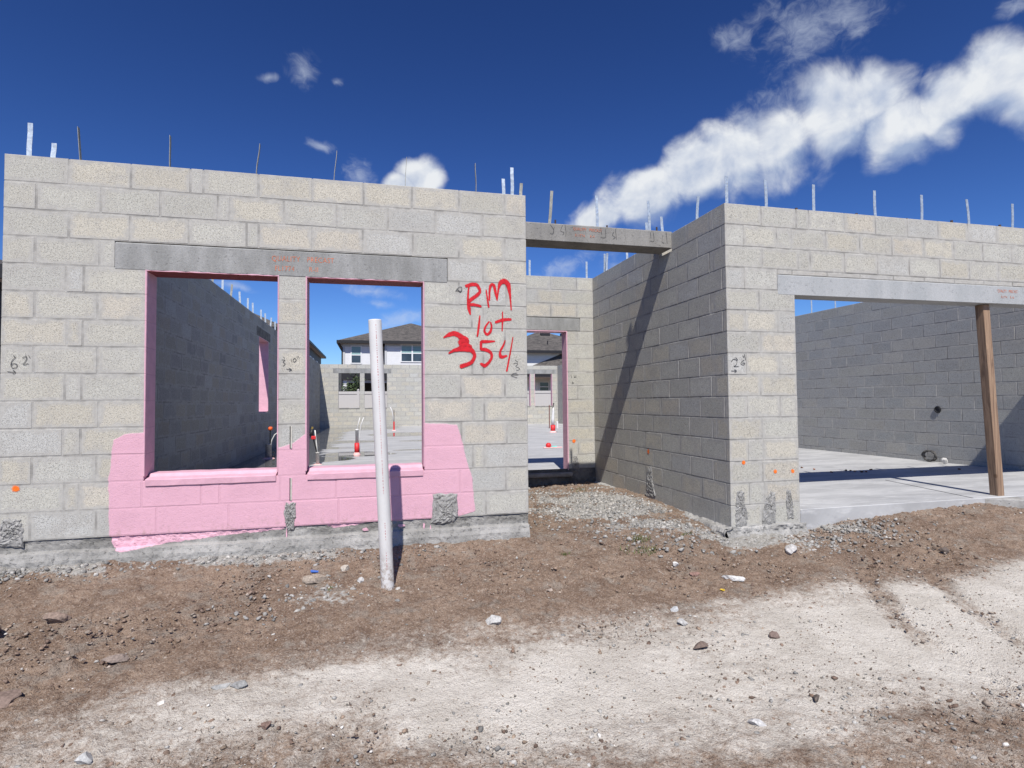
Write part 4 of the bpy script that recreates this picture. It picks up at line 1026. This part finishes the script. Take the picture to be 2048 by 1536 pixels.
# plastic litter
m = MB(); m.box(-.028, .028, -.012, .012, 0, .012, .004, jit=.003); o = m.build('plastic_scrap', plain('blue_plastic', (.07, .16, .50), .4)); o.location = (2.212, -.44, float(gz(2.212, -.44))+.012); o.rotation_euler = (.2, .2, .4)
tag(o, 'scrap of blue plastic beside the tan limestone slab', 'litter')
m = MB(); m.box(-.035, .035, -.012, .012, 0, .01, .004, jit=.004); o = m.build('plastic_scrap', plain('yellow_plastic', (.62, .42, .03), .5)); o.location = (5.02, -1.31, float(gz(5.02, -1.31))+.008); o.rotation_euler = (.1, .3, .7)
tag(o, 'scrap of yellow plastic below the white concrete wedge', 'litter')

# weeds
def weed_mat():
    m, g = material('weed_leaf')
    g.put(g.b.inputs['Base Color'], g.mix(g.sm(g.noise(30, 3), .3, .7), (.055, .075, .025), (.14, .15, .06))); g.b.inputs['Roughness'].default_value = .6
    return m
M_weed = weed_mat()
def weed(x, y, n, h, seed, label, spread=.12):
    R = random.Random(seed); m = MB(); z0 = float(gz(x, y))-.012
    for i in range(n):
        a = R.uniform(0, 6.283); r = R.uniform(0, spread); bx, by = x+math.cos(a)*r, y+math.sin(a)*r*.8
        hh = h*R.uniform(.4, 1.1); dx, dy = R.uniform(-.6, .6)*hh, R.uniform(-.6, .6)*hh; w = R.uniform(.002, .0045); q = R.uniform(0, 3.1); wx, wy = math.cos(q)*w, math.sin(q)*w
        m.add([(bx-wx, by-wy, z0), (bx+wx, by+wy, z0), (bx+dx*.4+wx, by+dy*.4+wy, z0+hh*.6), (bx+dx*.4-wx, by+dy*.4-wy, z0+hh*.6), (bx+dx, by+dy, z0+hh)], [(0, 1, 2, 3), (3, 2, 4)])
    return tag(m.build('weed', M_weed), label, 'weed')
weed(4.78, -.50, 150, .055, 1, 'largest sparse green weed patch on the dirt before the porch', .17)
weed(4.92, -.22, 90, .05, 2, 'green weed sprouts just behind the largest weed patch', .12)
weed(4.15, -.44, 45, .04, 3, 'few thin weed sprouts near the front wall corner', .05)
weed(5.41, -.16, 40, .04, 4, 'small weed sprouts close to the porch side wall footing', .08)
weed(2.36, -.72, 30, .03, 5, 'tiny weed sprouts left of the white pipe base', .06)
weed(5.35, 2.35, 60, .05, 6, 'weeds at the far end of the porch side wall', .15)

# ---------------------------------------------------------------- white pipe, post, stubs
pb = Vector((2.733, -.79, -.36)); ptop = Vector((2.645, -.79, 1.566))
M_print = plain('faded_red_print', (.42, .17, .17), .6)
pipe = empty('drain_pipe', pb, 'long white plastic pipe standing upright in the dirt before the front wall', 'pipe')
m = MB()
ro, ri = .0452, .039
d = (ptop-pb).normalized(); a = d.orthogonal().normalized(); b = d.cross(a); n = 40
V = []; F = []
for (t, r) in ((0, ro), (.5, ro), (.996, ro), (1, ro-.0015), (1, ri), (.93, ri)):
    for j in range(n):
        q = 2*math.pi*j/n; V.append(pb+(ptop-pb)*t+(a*math.cos(q)+b*math.sin(q))*r)
for i in range(5):
    for j in range(n): F.append((i*n+j, i*n+(j+1) % n, (i+1)*n+(j+1) % n, (i+1)*n+j))
me = mesh('tube', V, F, M_pipe, pipe, True)
rn = random.Random(3); m = MB()
side = Vector((-.0, -1, 0)); side = (side-d*side.dot(d)).normalized(); side2 = d.cross(side)
t = .10
while t < .985:
    if .27 < t < .36 or .16 < t < .2:
        if m.V: m.build('print_line', M_print, pipe); m = MB()
        t += .02; continue
    ln = rn.uniform(.002, .006); ang = .05+(t-.5)*.1
    nrm = side*math.cos(ang)+side2*math.sin(ang); tan = d.cross(nrm)
    p0 = pb+(ptop-pb)*t+nrm*(ro+.0006); p1 = pb+(ptop-pb)*(t+ln)+nrm*(ro+.0006); w = tan*rn.uniform(.0016, .003)
    m.poly([p0-w, p0+w, p1+w, p1-w]); t += ln+rn.uniform(.0025, .007)
m.build('print_line', M_print, pipe)

post = empty('timber_post', (9.13, -.12, -.12), 'upright timber prop under the garage lintel standing on a concrete block', 'post')
def prism(name, mat, parent, p0, p1, wx, wy):
    m = MB(); V = []
    for p in (p0, p1):
        for sx, sy in ((-1, -1), (1, -1), (1, 1), (-1, 1)): V.append((p[0]+sx*wx/2, p[1]+sy*wy/2, p[2]))
    m.add(V, [(3, 2, 1, 0), (4, 5, 6, 7), (0, 1, 5, 4), (1, 2, 6, 5), (2, 3, 7, 6), (3, 0, 4, 7)])
    o = m.build(name, mat, parent)
    bv = o.modifiers.new('bevel', 'BEVEL'); bv.width = .004; bv.segments = 2
    return o
prism('prop', M_wood, post, (9.175, -.13, -.078), (9.075, -.12, 1.99), .089, .089)
m = MB(); m.box(-.2, .2, -.13, .10, -.09, .0, .006, jit=.003); o = m.build('concrete_pad', M_stem)
o.location = (9.12, -.21, -.078); o.rotation_euler = (0, 0, -.55)
tag(o, 'flat grey concrete block under the foot of the timber post', 'block')

def stub(name, loc, label, cat='pipe'): return empty(name, loc, label, cat)
Z = ZS
# thick stub with orange capped riser by the left wall
s = stub('pipe_stub', (.652, 7.138, Z), 'white pipe stub with orange capped riser by the shaded left wall')
x, y = .652, 7.138
m = MB(); m.tube([(x, y, Z-.02), (x, y, Z+.27), (x, y, Z+.272), (x, y, Z+.285)], [.058, .058, .062, .062], 20); m.build('pipe', M_pvc_dirty, s, True)
m = MB(); m.tube([(x, y, Z), (x, y, Z+.02)], [.12, .075], 14); m.build('foam_collar', M_foam, s)
m = MB(); m.tube([(x+.03, y, Z+.27), (x+.03, y, Z+.56)], .012, 8); m.build('riser', M_black, s)
m = MB(); m.tube([(x+.03, y, Z+.55), (x+.03, y, Z+.57), (x+.035, y, Z+.60), (x+.035, y, Z+.62)], [.03, .042, .042, .025], 12); m.build('cap', M_orangecap, s, True)
m = MB(); m.tube([(x+.045, y, Z+.27), (x+.06, y, Z+.36), (x+.11, y, Z+.46), (x+.2, y, Z+.53), (x+.32, y, Z+.56)], .010, 8); m.build('hose', M_grey_hose, s, True)
m = MB(); m.tube([(x+.09, y+.02, Z), (x+.09, y+.02, Z+.05)], .02, 8); m.tube([(x+.09, y+.02, Z+.1), (x+.09, y+.02, Z+.13)], .02, 8); m.build('fitting', M_black, s)
# slim stub with a valve
x, y = 1.70, 5.62
s = stub('pipe_stub', (x, y, Z), 'slim white pipe stub with a leaning red clamped valve and black hose')
m = MB(); m.tube([(x, y, Z-.02), (x, y, Z+.20), (x, y, Z+.202), (x, y, Z+.215)], [.029, .029, .033, .033], 16); m.build('pipe', M_pvc_dirty, s, True)
m = MB(); m.tube([(x, y, Z), (x, y, Z+.014)], [.075, .04], 14); m.build('foam_collar', M_foam, s)
m = MB(); m.tube([(x-.01, y, Z+.2), (x-.05, y, Z+.36), (x-.085, y, Z+.50), (x-.10, y, Z+.60)], .010, 8); m.build('hose', M_black, s, True)
m = MB(); m.tube([(x, y, Z+.2), (x-.02, y, Z+.36), (x-.035, y, Z+.5), (x-.045, y, Z+.60)], .011, 8); m.build('tube', M_grey_hose, s, True)
m = MB(); m.box(x-.105, x-.03, y-.03, y+.03, Z+.44, Z+.50, .008); m.build('clamp', M_redplastic, s)
m = MB(); m.tube([(x-.14, y, Z+.52), (x-.10, y, Z+.55), (x-.09, y, Z+.62)], [.03, .035, .022], 10); m.build('valve', M_black, s, True)
m = MB(); m.tube([(x-.10, y, Z+.60), (x-.085, y, Z+.66)], .018, 10); m.build('fitting', M_brass, s)
# centre stub: red sleeve, white pipe, two thin tubes
x, y = 2.318, 7.459
s = stub('pipe_stub', (x, y, Z), 'white pipe in a red sleeve with two thin tubes in the middle of the floor')
m = MB(); m.tube([(x, y, Z+.02), (x, y, Z+.24)], .052, 18); m.build('sleeve', M_redplastic, s, True)
m = MB(); m.tube([(x, y, Z+.2), (x, y, Z+.50), (x, y, Z+.503), (x, y, Z+.53)], [.033, .033, .038, .038], 16); m.build('pipe', M_pvc, s, True)
m = MB(); m.tube([(x, y, Z), (x, y, Z+.045)], [.075, .056], 14); m.build('foam_collar', M_foam, s)
m = MB(); m.tube([(x+.0, y, Z+.5), (x+.02, y, Z+.62), (x+.06, y, Z+.77)], .009, 8); m.build('tube', M_pvc, s, True)
m = MB(); m.tube([(x+.055, y-.02, Z), (x+.05, y-.02, Z+.4), (x+.08, y-.02, Z+.62), (x+.135, y-.02, Z+.77)], .009, 8); m.build('tube', M_pvc, s, True)
# far hose
x, y = 3.457, 18.0
s = stub('pipe_stub', (x, y, Z), 'thin rod with red base and bent white hose near the rear wall')
m = MB(); m.tube([(x, y, Z), (x, y, Z+.36)], .03, 10); m.build('sleeve', M_redplastic, s)
m = MB(); m.tube([(x, y, Z+.3), (x, y, Z+.82)], .012, 8); m.build('rod', M_rebar, s)
m = MB(); m.tube([(x-.02, y, Z+.3), (x-.03, y, Z+.55), (x-.07, y, Z+.75), (x-.14, y, Z+.93)], .016, 8); m.build('hose', M_pvc, s, True)
m = MB(); m.tube([(x, y, Z), (x, y, Z+.03)], [.09, .05], 12); m.build('foam_collar', M_foam, s)
# through the doorway
x, y = 8.834, 14.395
s = stub('pipe_stub', (x, y, Z), 'tapered white pipe in a red sleeve seen through the doorway')
m = MB(); m.tube([(x, y, Z+.02), (x, y, Z+.25)], .085, 18); m.build('sleeve', M_redplastic, s, True)
m = MB(); m.tube([(x, y, Z+.24), (x, y, Z+.5), (x+.02, y, Z+.75), (x+.02, y, Z+.88)], [.06, .055, .035, .02], 16); m.build('pipe', M_pvc, s, True)
m = MB(); m.tube([(x+.01, y, Z+.85), (x+.02, y, Z+.98), (x+.04, y, Z+1.02)], [.02, .016, .03], 10); m.build('tip', M_black, s)
m = MB(); m.tube([(x, y, Z), (x, y, Z+.05)], [.13, .09], 14); m.build('foam_collar', M_foam, s)
m = MB(); m.box(x+.12, x+.19, y-.04, y+.04, Z+.12, Z+.38, .01); m.build('cover_plate', M_pvc, s)
x, y = 7.07, 7.82
s = stub('grade_stake', (x, y, Z), 'thin dark steel rod with a cross tie standing right of the doorway pipe', 'stake')
m = MB(); m.tube([(x, y, Z), (x, y, Z+.66)], .011, 8); m.build('rod', M_rebar, s)
m = MB(); m.tube([(x-.06, y, Z+.52), (x+.09, y, Z+.53)], .012, 8); m.build('cross_tie', M_rebar, s)
x, y = 9.668, 17.45
m = MB(); m.tube([(x, y, Z), (x, y, Z+.95)], .02, 8); o = m.build('grade_stake', plain('red_oxide', (.16, .06, .05), .8)); tag(o, 'thin reddish steel rod standing left of the doorway pipe', 'stake')
x, y = 6.565, 7.693
s = stub('drain_stub', (x, y, Z), 'low red capped drain on a pale pad inside the doorway', 'drain')
m = MB(); m.tube([(x, y, Z), (x, y, Z+.05), (x, y, Z+.09), (x, y, Z+.12)], [.04, .065, .06, .03], 14); m.build('cap', M_redplastic, s, True)
m = MB(); m.box(x-.12, x+.32, y-.05, y+.05, Z+.002, Z+.02, .006); m.build('foam_collar', M_foam, s)
m = MB(); m.box(x+.08, x+.2, y-.03, y+.03, Z+.0205, Z+.045, .008); m.build('tape', M_teal, s)
# black conduit coil at the garage wall
m = MB(); R = random.Random(4)
pts = []
for i in range(46):
    a = i*.45; pts.append((XG-.09+R.uniform(-.02, .02), 2.72+.13*math.cos(a)*(1-.006*i), ZS+.10+.085*math.sin(a)+R.uniform(-.008, .008)))
m.tube(pts, .013, 8); o = m.build('conduit_coil', plain('dusty_conduit', (.07, .068, .065), .8)); tag(o, 'tangled black conduit coil at the foot of the garage side wall', 'conduit')

# ---------------------------------------------------------------- neighbouring houses, fence, shrub
def siding_mat(name, c, pitch=.18, amt=.45):
    m, g = material(name)
    z = g.sep(g.obj)[2]
    f = g.m('FRACT', g.m('DIVIDE', z, pitch))
    l = g.sm(f, .0, .10, 1, 0)
    col = g.mix(g.m('MULTIPLY', l, amt), g.mix(g.sm(g.noise(3, 3), .3, .7), tuple(q*.95 for q in c), c), tuple(q*.45 for q in c))
    g.put(g.b.inputs['Base Color'], col); g.b.inputs['Roughness'].default_value = .6
    g.l.new(g.bump(f, .3, .02), g.b.inputs['Normal'])
    return m
def shingle_mat():
    m, g = material('asphalt_shingle')
    z = g.sep(g.obj)
    v = g.voro(5.5, vec=g.v('MULTIPLY', g.obj, (1, 1, 2.2)), out='Color'); t = g.sep(v)[0]
    col = g.mix(t, (.05, .047, .045), (.115, .105, .097))
    fr = g.m('FRACT', g.m('DIVIDE', z[2], .07))
    col = g.mix(g.sm(fr, 0, .25, .5, 0), col, (.03, .027, .026))
    col = g.mix(g.sm(g.noise(25, 3), .5, .75, 0, .5), col, (.165, .152, .142))
    g.put(g.b.inputs['Base Color'], col); g.b.inputs['Roughness'].default_value = .9
    return m
M_siding = siding_mat('white_siding', (.66, .67, .68)); M_shingle = shingle_mat()
M_trim = plain('white_trim', (.66, .67, .68), .5, var=.03); M_fascia = plain('dark_fascia', (.02, .02, .022), .5)
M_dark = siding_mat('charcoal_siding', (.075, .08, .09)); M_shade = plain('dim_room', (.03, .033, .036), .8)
M_soffit = plain('pale_soffit', (.45, .46, .47), .7, var=.05)
def glass_mat(name, c):
    m, g = material(name)
    g.put(g.b.inputs['Base Color'], g.mix(g.sm(g.noise(1.5, 3), .35, .65), c, tuple(q*1.8 for q in c))); g.b.inputs['Roughness'].default_value = .06
    g.b.inputs['Specular IOR Level'].default_value = .6
    return m
M_glass = glass_mat('window_glass', (.022, .03, .04)); M_blind = plain('teal_blind', (.23, .36, .36), .5, var=.05)
def window(parent, x0, x1, z0, z1, y, sashes=1, blind=True):
    m = MB(); t = .07
    m.box(x0-t, x1+t, y-.05, y+.04, z1, z1+t); m.box(x0-t, x1+t, y-.05, y+.04, z0-t, z0)
    m.box(x0-t, x0, y-.05, y+.04, z0, z1); m.box(x1, x1+t, y-.05, y+.04, z0, z1)
    for i in range(1, sashes): q = x0+(x1-x0)*i/sashes; m.box(q-.05, q+.05, y-.048, y+.04, z0, z1)
    zm = (z0+z1)/2-.02; m.box(x0, x1, y-.045, y+.04, zm-.03, zm+.03)
    f = m.build('window', M_trim, parent)
    m = MB(); m.box(x0, x1, y-.025, y-.005, z0, zm); m.build('pane', M_glass, f)
    if blind: m = MB(); m.box(x0, x1, y-.025, y-.005, zm, z1); m.build('blind', M_blind, f)
    else: m = MB(); m.box(x0, x1, y-.025, y-.005, zm, z1); m.build('pane', M_glass, f)
    return f
def hip_roof(parent, x0, x1, y0, y1, ze, zr, name='roof', inset=None, th=.18):
    cx, cy = (x0+x1)/2, (y0+y1)/2; w = x1-x0; dd = y1-y0
    if w >= dd: h = dd/2 if inset is None else inset; A, Bv = (x0+h, cy), (x1-h, cy)
    else: h = w/2 if inset is None else inset; A, Bv = (cx, y0+h), (cx, y1-h)
    V = [(x0, y0, ze), (x1, y0, ze), (x1, y1, ze), (x0, y1, ze), (*A, zr), (*Bv, zr)]
    F = [(0, 1, 5, 4), (1, 2, 5), (2, 3, 4, 5), (3, 0, 4)] if w >= dd else [(0, 1, 4), (1, 2, 5, 4), (2, 3, 5), (3, 0, 4, 5)]
    r = mesh(name, V, F, M_shingle, parent)
    m = MB()
    m.box(x0-.03, x1+.03, y0-.04, y0+.02, ze-th, ze+.02); m.box(x0-.03, x1+.03, y1-.02, y1+.04, ze-th, ze+.02)
    m.box(x0-.04, x0+.02, y0+.02, y1-.02, ze-th, ze+.02); m.box(x1-.02, x1+.04, y0+.02, y1-.02, ze-th, ze+.02)
    m.build('gutter', M_fascia, r)
    m = MB(); m.box(x0+.02, x1-.02, y0+.02, y1-.02, ze-.12, ze-.08); m.build('soffit', M_soffit, r)
    return r
# white two storey house behind the rear wall
h1 = empty('neighbour_house', (5.5, 40, -.2), 'white two storey house with dark hip roof rising behind the rear wall', 'house')
m = MB(); m.box(.64, 3.33, 36, 45, 2.95, 5.20); m.box(3.52, 10.4, 35.9, 45, 2.95, 5.20); m.box(3.33, 3.52, 36.8, 45, 2.95, 5.20)
m.box(.66, .95, 36.02, 36.3, -.3, 2.95); m.box(6.2, 10.3, 36.02, 45, -.3, 2.95); m.box(.7, 6.2, 39, 45, -.3, 2.95)
m.build('wall', M_siding, h1)
m = MB(); m.box(.6, 3.34, 35.97, 36.02, 4.98, 5.21); m.box(.60, .80, 35.95, 36.04, 2.95, 4.98); m.box(3.49, 10.45, 35.87, 35.92, 5.05, 5.21); m.box(3.48, 3.62, 35.86, 35.95, 2.95, 5.05)
m.build('trim', M_soffit, h1)
m = MB(); m.box(.96, 6.19, 36.1, 36.3, 2.48, 2.68); m.build('porch_beam', M_soffit, h1)
m = MB(); m.box(.60, 6.19, 35.84, 35.95, 2.685, 3.22); m.build('fascia', M_fascia, h1)
m = MB(); m.box(-1.6, .64, 37.2, 39, -.3, 3.3); m.build('side_screen', M_dark, h1)
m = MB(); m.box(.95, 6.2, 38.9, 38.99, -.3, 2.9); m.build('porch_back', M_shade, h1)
hip_roof(h1, .31, 10.9, 35.55, 46, 5.36, 7.36)
window(h1, 1.25, 1.85, 3.86, 4.98, 36, 1); window(h1, 4.64, 6.12, 3.99, 5.16, 35.9, 2); window(h1, 7.6, 9.0, 3.99, 5.16, 35.9, 2)
m = MB(); m.tube([(.45, 35.6, 5.2), (.52, 35.75, 5.0), (.62, 35.93, 4.9), (.62, 35.93, .2)], .045, 8); m.build('downspout', M_fascia, h1)
m = MB(); m.box(2.6, 3.2, 38.84, 38.92, 1.3, 2.1); m.build('window', plain('pale_window', (.30, .33, .36), .6), h1)  # pale grey window square on the dark porch back
# second house seen through the doorway
h3 = empty('neighbour_house', (16, 40, -.2), 'pale house with brown shingle roofs seen through the entry doorway', 'house')
m = MB(); m.box(11.4, 21, 36, 44, -.3, 4.75); m.build('wall', siding_mat('cream_siding', (.66, .66, .64), .30, .3), h3)
r = hip_roof(h3, 11.0, 21.4, 35.5, 44.5, 4.84, 6.72, inset=4.6)
m = MB()
for px in (15.9, 17.6): m.box(px, px+.75, 39.2, 39.5, 6.38, 6.62)
m.build('roof_vent', M_fascia, r)
m = MB(); m.tube([(15.75, 37.0, 5.2), (15.75, 37.0, 5.75)], .05, 8); m.build('vent_pipe', M_fascia, r)
V = [(12.3, 33.6, 2.98), (22, 33.6, 2.98), (22, 35.98, 4.8), (17.0, 35.98, 4.85), (14.35, 35.98, 3.8), (12.3, 35.98, 2.98)]
r2_ = mesh('porch_roof', V, [(0, 1, 2, 3, 4), (0, 4, 5)], M_shingle, h3)
m = MB(); m.box(12.25, 22, 33.55, 33.61, 2.80, 3.0); m.build('gutter', M_fascia, r2_)
m = MB(); m.box(12.3, 22, 33.62, 35.97, 2.84, 2.88); m.build('soffit', M_soffit, r2_)
f = window(h3, 14.78, 15.44, 1.88, 2.50, 35.97, 1, False)
m = MB(); m.box(14.40, 14.68, 35.92, 35.98, 1.85, 2.52); m.box(15.54, 15.80, 35.92, 35.98, 1.85, 2.52); m.build('shutter', M_trim, h3)
# dark house behind the left wall
h2 = empty('neighbour_house', (-7, 52, -.2), 'charcoal two storey house with bright strip windows left of the white house', 'house')
m = MB(); m.box(-12, -2.95, 43, 62.4, -.3, 6.3); m.build('wall', M_dark, h2)
hip_roof(h2, -12.5, -2.5, 42.5, 63.2, 6.42, 9.0)
for i, y in enumerate((45.2, 47.6, 50.0, 52.4, 56.5)):
    m = MB(); m.box(-2.98, -2.9, y, y+1.5, 4.2, 5.5); w_ = m.build('window', M_trim, h2)
    m = MB(); m.box(-2.9, -2.885, y+.08, y+1.42, 4.27, 5.43); m.build('pane', plain('pale_curtain', (.75, .77, .80), .3, var=.05), w_)  # pale curtain colour fills each pane
h4 = empty('neighbour_house', (-6, 36, -.2), 'brown roofed house just showing above the left wall straps', 'house')
m = MB(); m.box(-8.6, -3.2, 31.4, 41, -.3, 5.45); m.build('wall', M_dark, h4)
hip_roof(h4, -9, -2.8, 31, 41.4, 5.57, 7.4)
h5 = empty('neighbour_house', (-6, 9, -.2), 'dark house at the left picture edge behind the front wall corner', 'house')
m = MB(); m.box(-9.5, -2.8, 4.9, 15, -.3, 2.85); m.build('wall', M_dark, h5)
hip_roof(h5, -10, -2.42, 4.6, 15.4, 2.98, 4.6)
# vinyl fence behind the house
fence = empty('vinyl_fence', (7, 28, -.25), 'pale beige vinyl panel fence standing behind the rear windows', 'fence')
M_vinyl = plain('beige_vinyl', (.46, .45, .435), .5, var=.03)
def vinyl_panel():
    m, g = material('vinyl_panel'); x = g.sep(g.obj)[0]
    l = g.sm(g.m('FRACT', g.m('DIVIDE', x, .16)), 0, .06, .35, 0)
    g.put(g.b.inputs['Base Color'], g.mix(l, (.46, .45, .435), (.3, .29, .28))); g.b.inputs['Roughness'].default_value = .5
    return m
M_vp = vinyl_panel()
x = -.55
while x < 22:
    m = MB(); m.box(x-.065, x+.065, 27.94, 28.06, -.3, 1.78); m.add([(x-.08, 27.92, 1.78), (x+.08, 27.92, 1.78), (x+.08, 28.08, 1.78), (x-.08, 28.08, 1.78), (x, 28, 1.84)], [(0, 1, 4), (1, 2, 4), (2, 3, 4), (3, 0, 4), (3, 2, 1, 0)])
    m.build('post', M_vinyl, fence)
    m = MB(); m.box(x+.066, x+2.354, 27.985, 28.015, -.2, 1.55); pn = m.build('panel', M_vp, fence)
    m = MB(); m.box(x+.066, x+2.354, 27.96, 28.04, 1.551, 1.70); m.build('rail', M_vinyl, fence)
    x += 2.42
# shrub between fence and white house
tree = empty('shrub', (1.45, 31, -.25), 'leafy green shrub in front of the white house porch', 'shrub')
R = random.Random(9); m = MB(); LF = MB()
for i in range(7):
    a = R.uniform(0, 6.28); p = [(1.45, 31, -.3), (1.45+math.cos(a)*.2, 31+math.sin(a)*.2, 1.0), (1.45+math.cos(a)*R.uniform(.3, .7), 31+math.sin(a)*.5, R.uniform(1.8, 2.9))]
    m.tube(p, [.035, .022, .008], 6)
    for k in range(130):
        t = R.uniform(.35, 1.05); b = [p[1][q]+(p[2][q]-p[1][q])*t+R.gauss(0, .13) for q in range(3)]
        s_ = R.uniform(.05, .10); u_ = Vector((R.gauss(0, 1), R.gauss(0, 1), R.gauss(0, .6))).normalized(); v_ = u_.orthogonal().normalized()*.45
        c = Vector(b); LF.poly([c-u_*s_, c+v_*s_, c+u_*s_, c-v_*s_])
m.build('stem', plain('bark', (.09, .065, .045), .9), tree)
LF.build('foliage', plain('shrub_leaf', (.05, .075, .03), .5, var=.4, scale=3), tree)

# ---------------------------------------------------------------- sun, sky, clouds
SUN = Vector((-.152, -.74, 1)).normalized()
elev = math.asin(SUN.z); azim = math.atan2(SUN.x, SUN.y)
sl = bpy.data.lights.new('sun', 'SUN'); sl.energy = 5.0; sl.angle = math.radians(.53); sl.color = (1, .955, .89)
so = bpy.data.objects.new('sun', sl); COL.objects.link(so); so.rotation_euler = (-SUN).to_track_quat('-Z', 'Y').to_euler(); so.location = (-5, -30, 40)
wd = bpy.data.worlds.new('World'); SC.world = wd; wd.use_nodes = True
g = G(wd.node_tree); bg = g.n['Background']
sky = g.new('ShaderNodeTexSky', sky_type='NISHITA'); sky.sun_disc = False
sky.sun_elevation = elev; sky.sun_rotation = azim % (2*math.pi); sky.altitude = 0; sky.air_density = 1.0; sky.dust_density = .25; sky.ozone_density = 3.0
gm = g.new('ShaderNodeGamma'); gm.inputs['Gamma'].default_value = SAT; g.l.new(sky.outputs[0], gm.inputs['Color'])
skyc = g.mix(1.0, gm.outputs[0], (.27, .335, .465), 'MULTIPLY')
D = g.new('ShaderNodeTexCoord').outputs['Generated']
dx, dy, dz = g.sep(D)
az = g.m('ARCTAN2', dx, dy); el = g.m('ARCTAN2', dz, g.m('SQRT', g.m('ADD', g.m('MULTIPLY', dx, dx), g.m('MULTIPLY', dy, dy))))
AE = g.comb(az, el, 0)
def ellipses(vec, L):
    r = None
    for (a, e, ra, re, rot) in L:
        mp = g.new('ShaderNodeMapping', vector_type='TEXTURE'); g.l.new(vec, mp.inputs['Vector'])
        mp.inputs['Location'].default_value = (a, e, 0); mp.inputs['Rotation'].default_value = (0, 0, rot); mp.inputs['Scale'].default_value = (ra, re, 1)
        q = g.m('SUBTRACT', 1.0, g.v('LENGTH', mp.outputs[0]))
        r = q if r is None else g.m('MAXIMUM', r, q)
    return r
wv = g.noise(9, 3, .6, AE, col=True)
AEw = g.v('ADD', AE, g.v('MULTIPLY', g.v('SUBTRACT', wv, (.5, .5, .5)), (.035, .03, 0)))
def puff(vec): return g.m('ADD', g.m('MULTIPLY', g.noise(8, 3, .5, vec), .55), g.m('MULTIPLY', g.noise(17, 9, .57, vec, dist=.3), .45))
c1 = ellipses(AEw, CU)
SH = (-.010, 0, .022)
p0 = puff(D); p1 = puff(g.v('ADD', D, SH))
d1 = g.m('ADD', c1, g.m('MULTIPLY', g.m('SUBTRACT', p0, .475), 2.4))
cov1 = g.m('MULTIPLY', g.sm(d1, -.02, .62), g.sm(c1, -.8, -.1))
c1up = ellipses(g.v('ADD', AEw, (-.012, .04, 0)), CU)
rim = g.sm(g.m('SUBTRACT', c1, c1up), -.42, .12)
rel = g.m('MULTIPLY', g.m('SUBTRACT', p0, p1), 3.4)
lit = g.m('ADD', g.m('ADD', .10, g.m('MULTIPLY', rim, .62)), g.m('MULTIPLY', rel, 1.15), clamp=True)
wsc = g.v('MULTIPLY', D, (1, 1, 1.6))
c2 = ellipses(AEw, WI)
w0 = g.noise(16, 9, .66, g.v('ADD', wsc, g.v('MULTIPLY', g.v('SUBTRACT', wv, (.5, .5, .5)), (.16, .16, .16))))
d2 = g.m('ADD', g.m('MULTIPLY', c2, 1.0), g.m('MULTIPLY', g.m('SUBTRACT', w0, .5), 2.6))
cov2 = g.m('MULTIPLY', g.sm(d2, .10, 1.55), .55)
cov2 = g.m('MULTIPLY', cov2, g.sm(c2, -.35, .3))
CB = CLOUD
white = tuple(q*CB for q in (.93, .96, 1.0)); greyc = tuple(q*CB for q in (.40, .50, .72))
cc = g.mix(lit, greyc, white)
out = g.mix(cov2, skyc, tuple(q*CB for q in (.74, .82, .95)))
out = g.mix(cov1, out, cc)
out = g.mix(g.sm(el, -.01, .0, 0, 1), (1.2, 1.1, 1.0), out)
g.l.new(out, bg.inputs['Color']); bg.inputs['Strength'].default_value = SKYS
SC.view_settings.view_transform = 'Standard'; SC.view_settings.look = 'None'; SC.view_settings.exposure = EXPO; SC.view_settings.gamma = 1
SC.render.engine = 'CYCLES'; SC.cycles.use_denoising = True
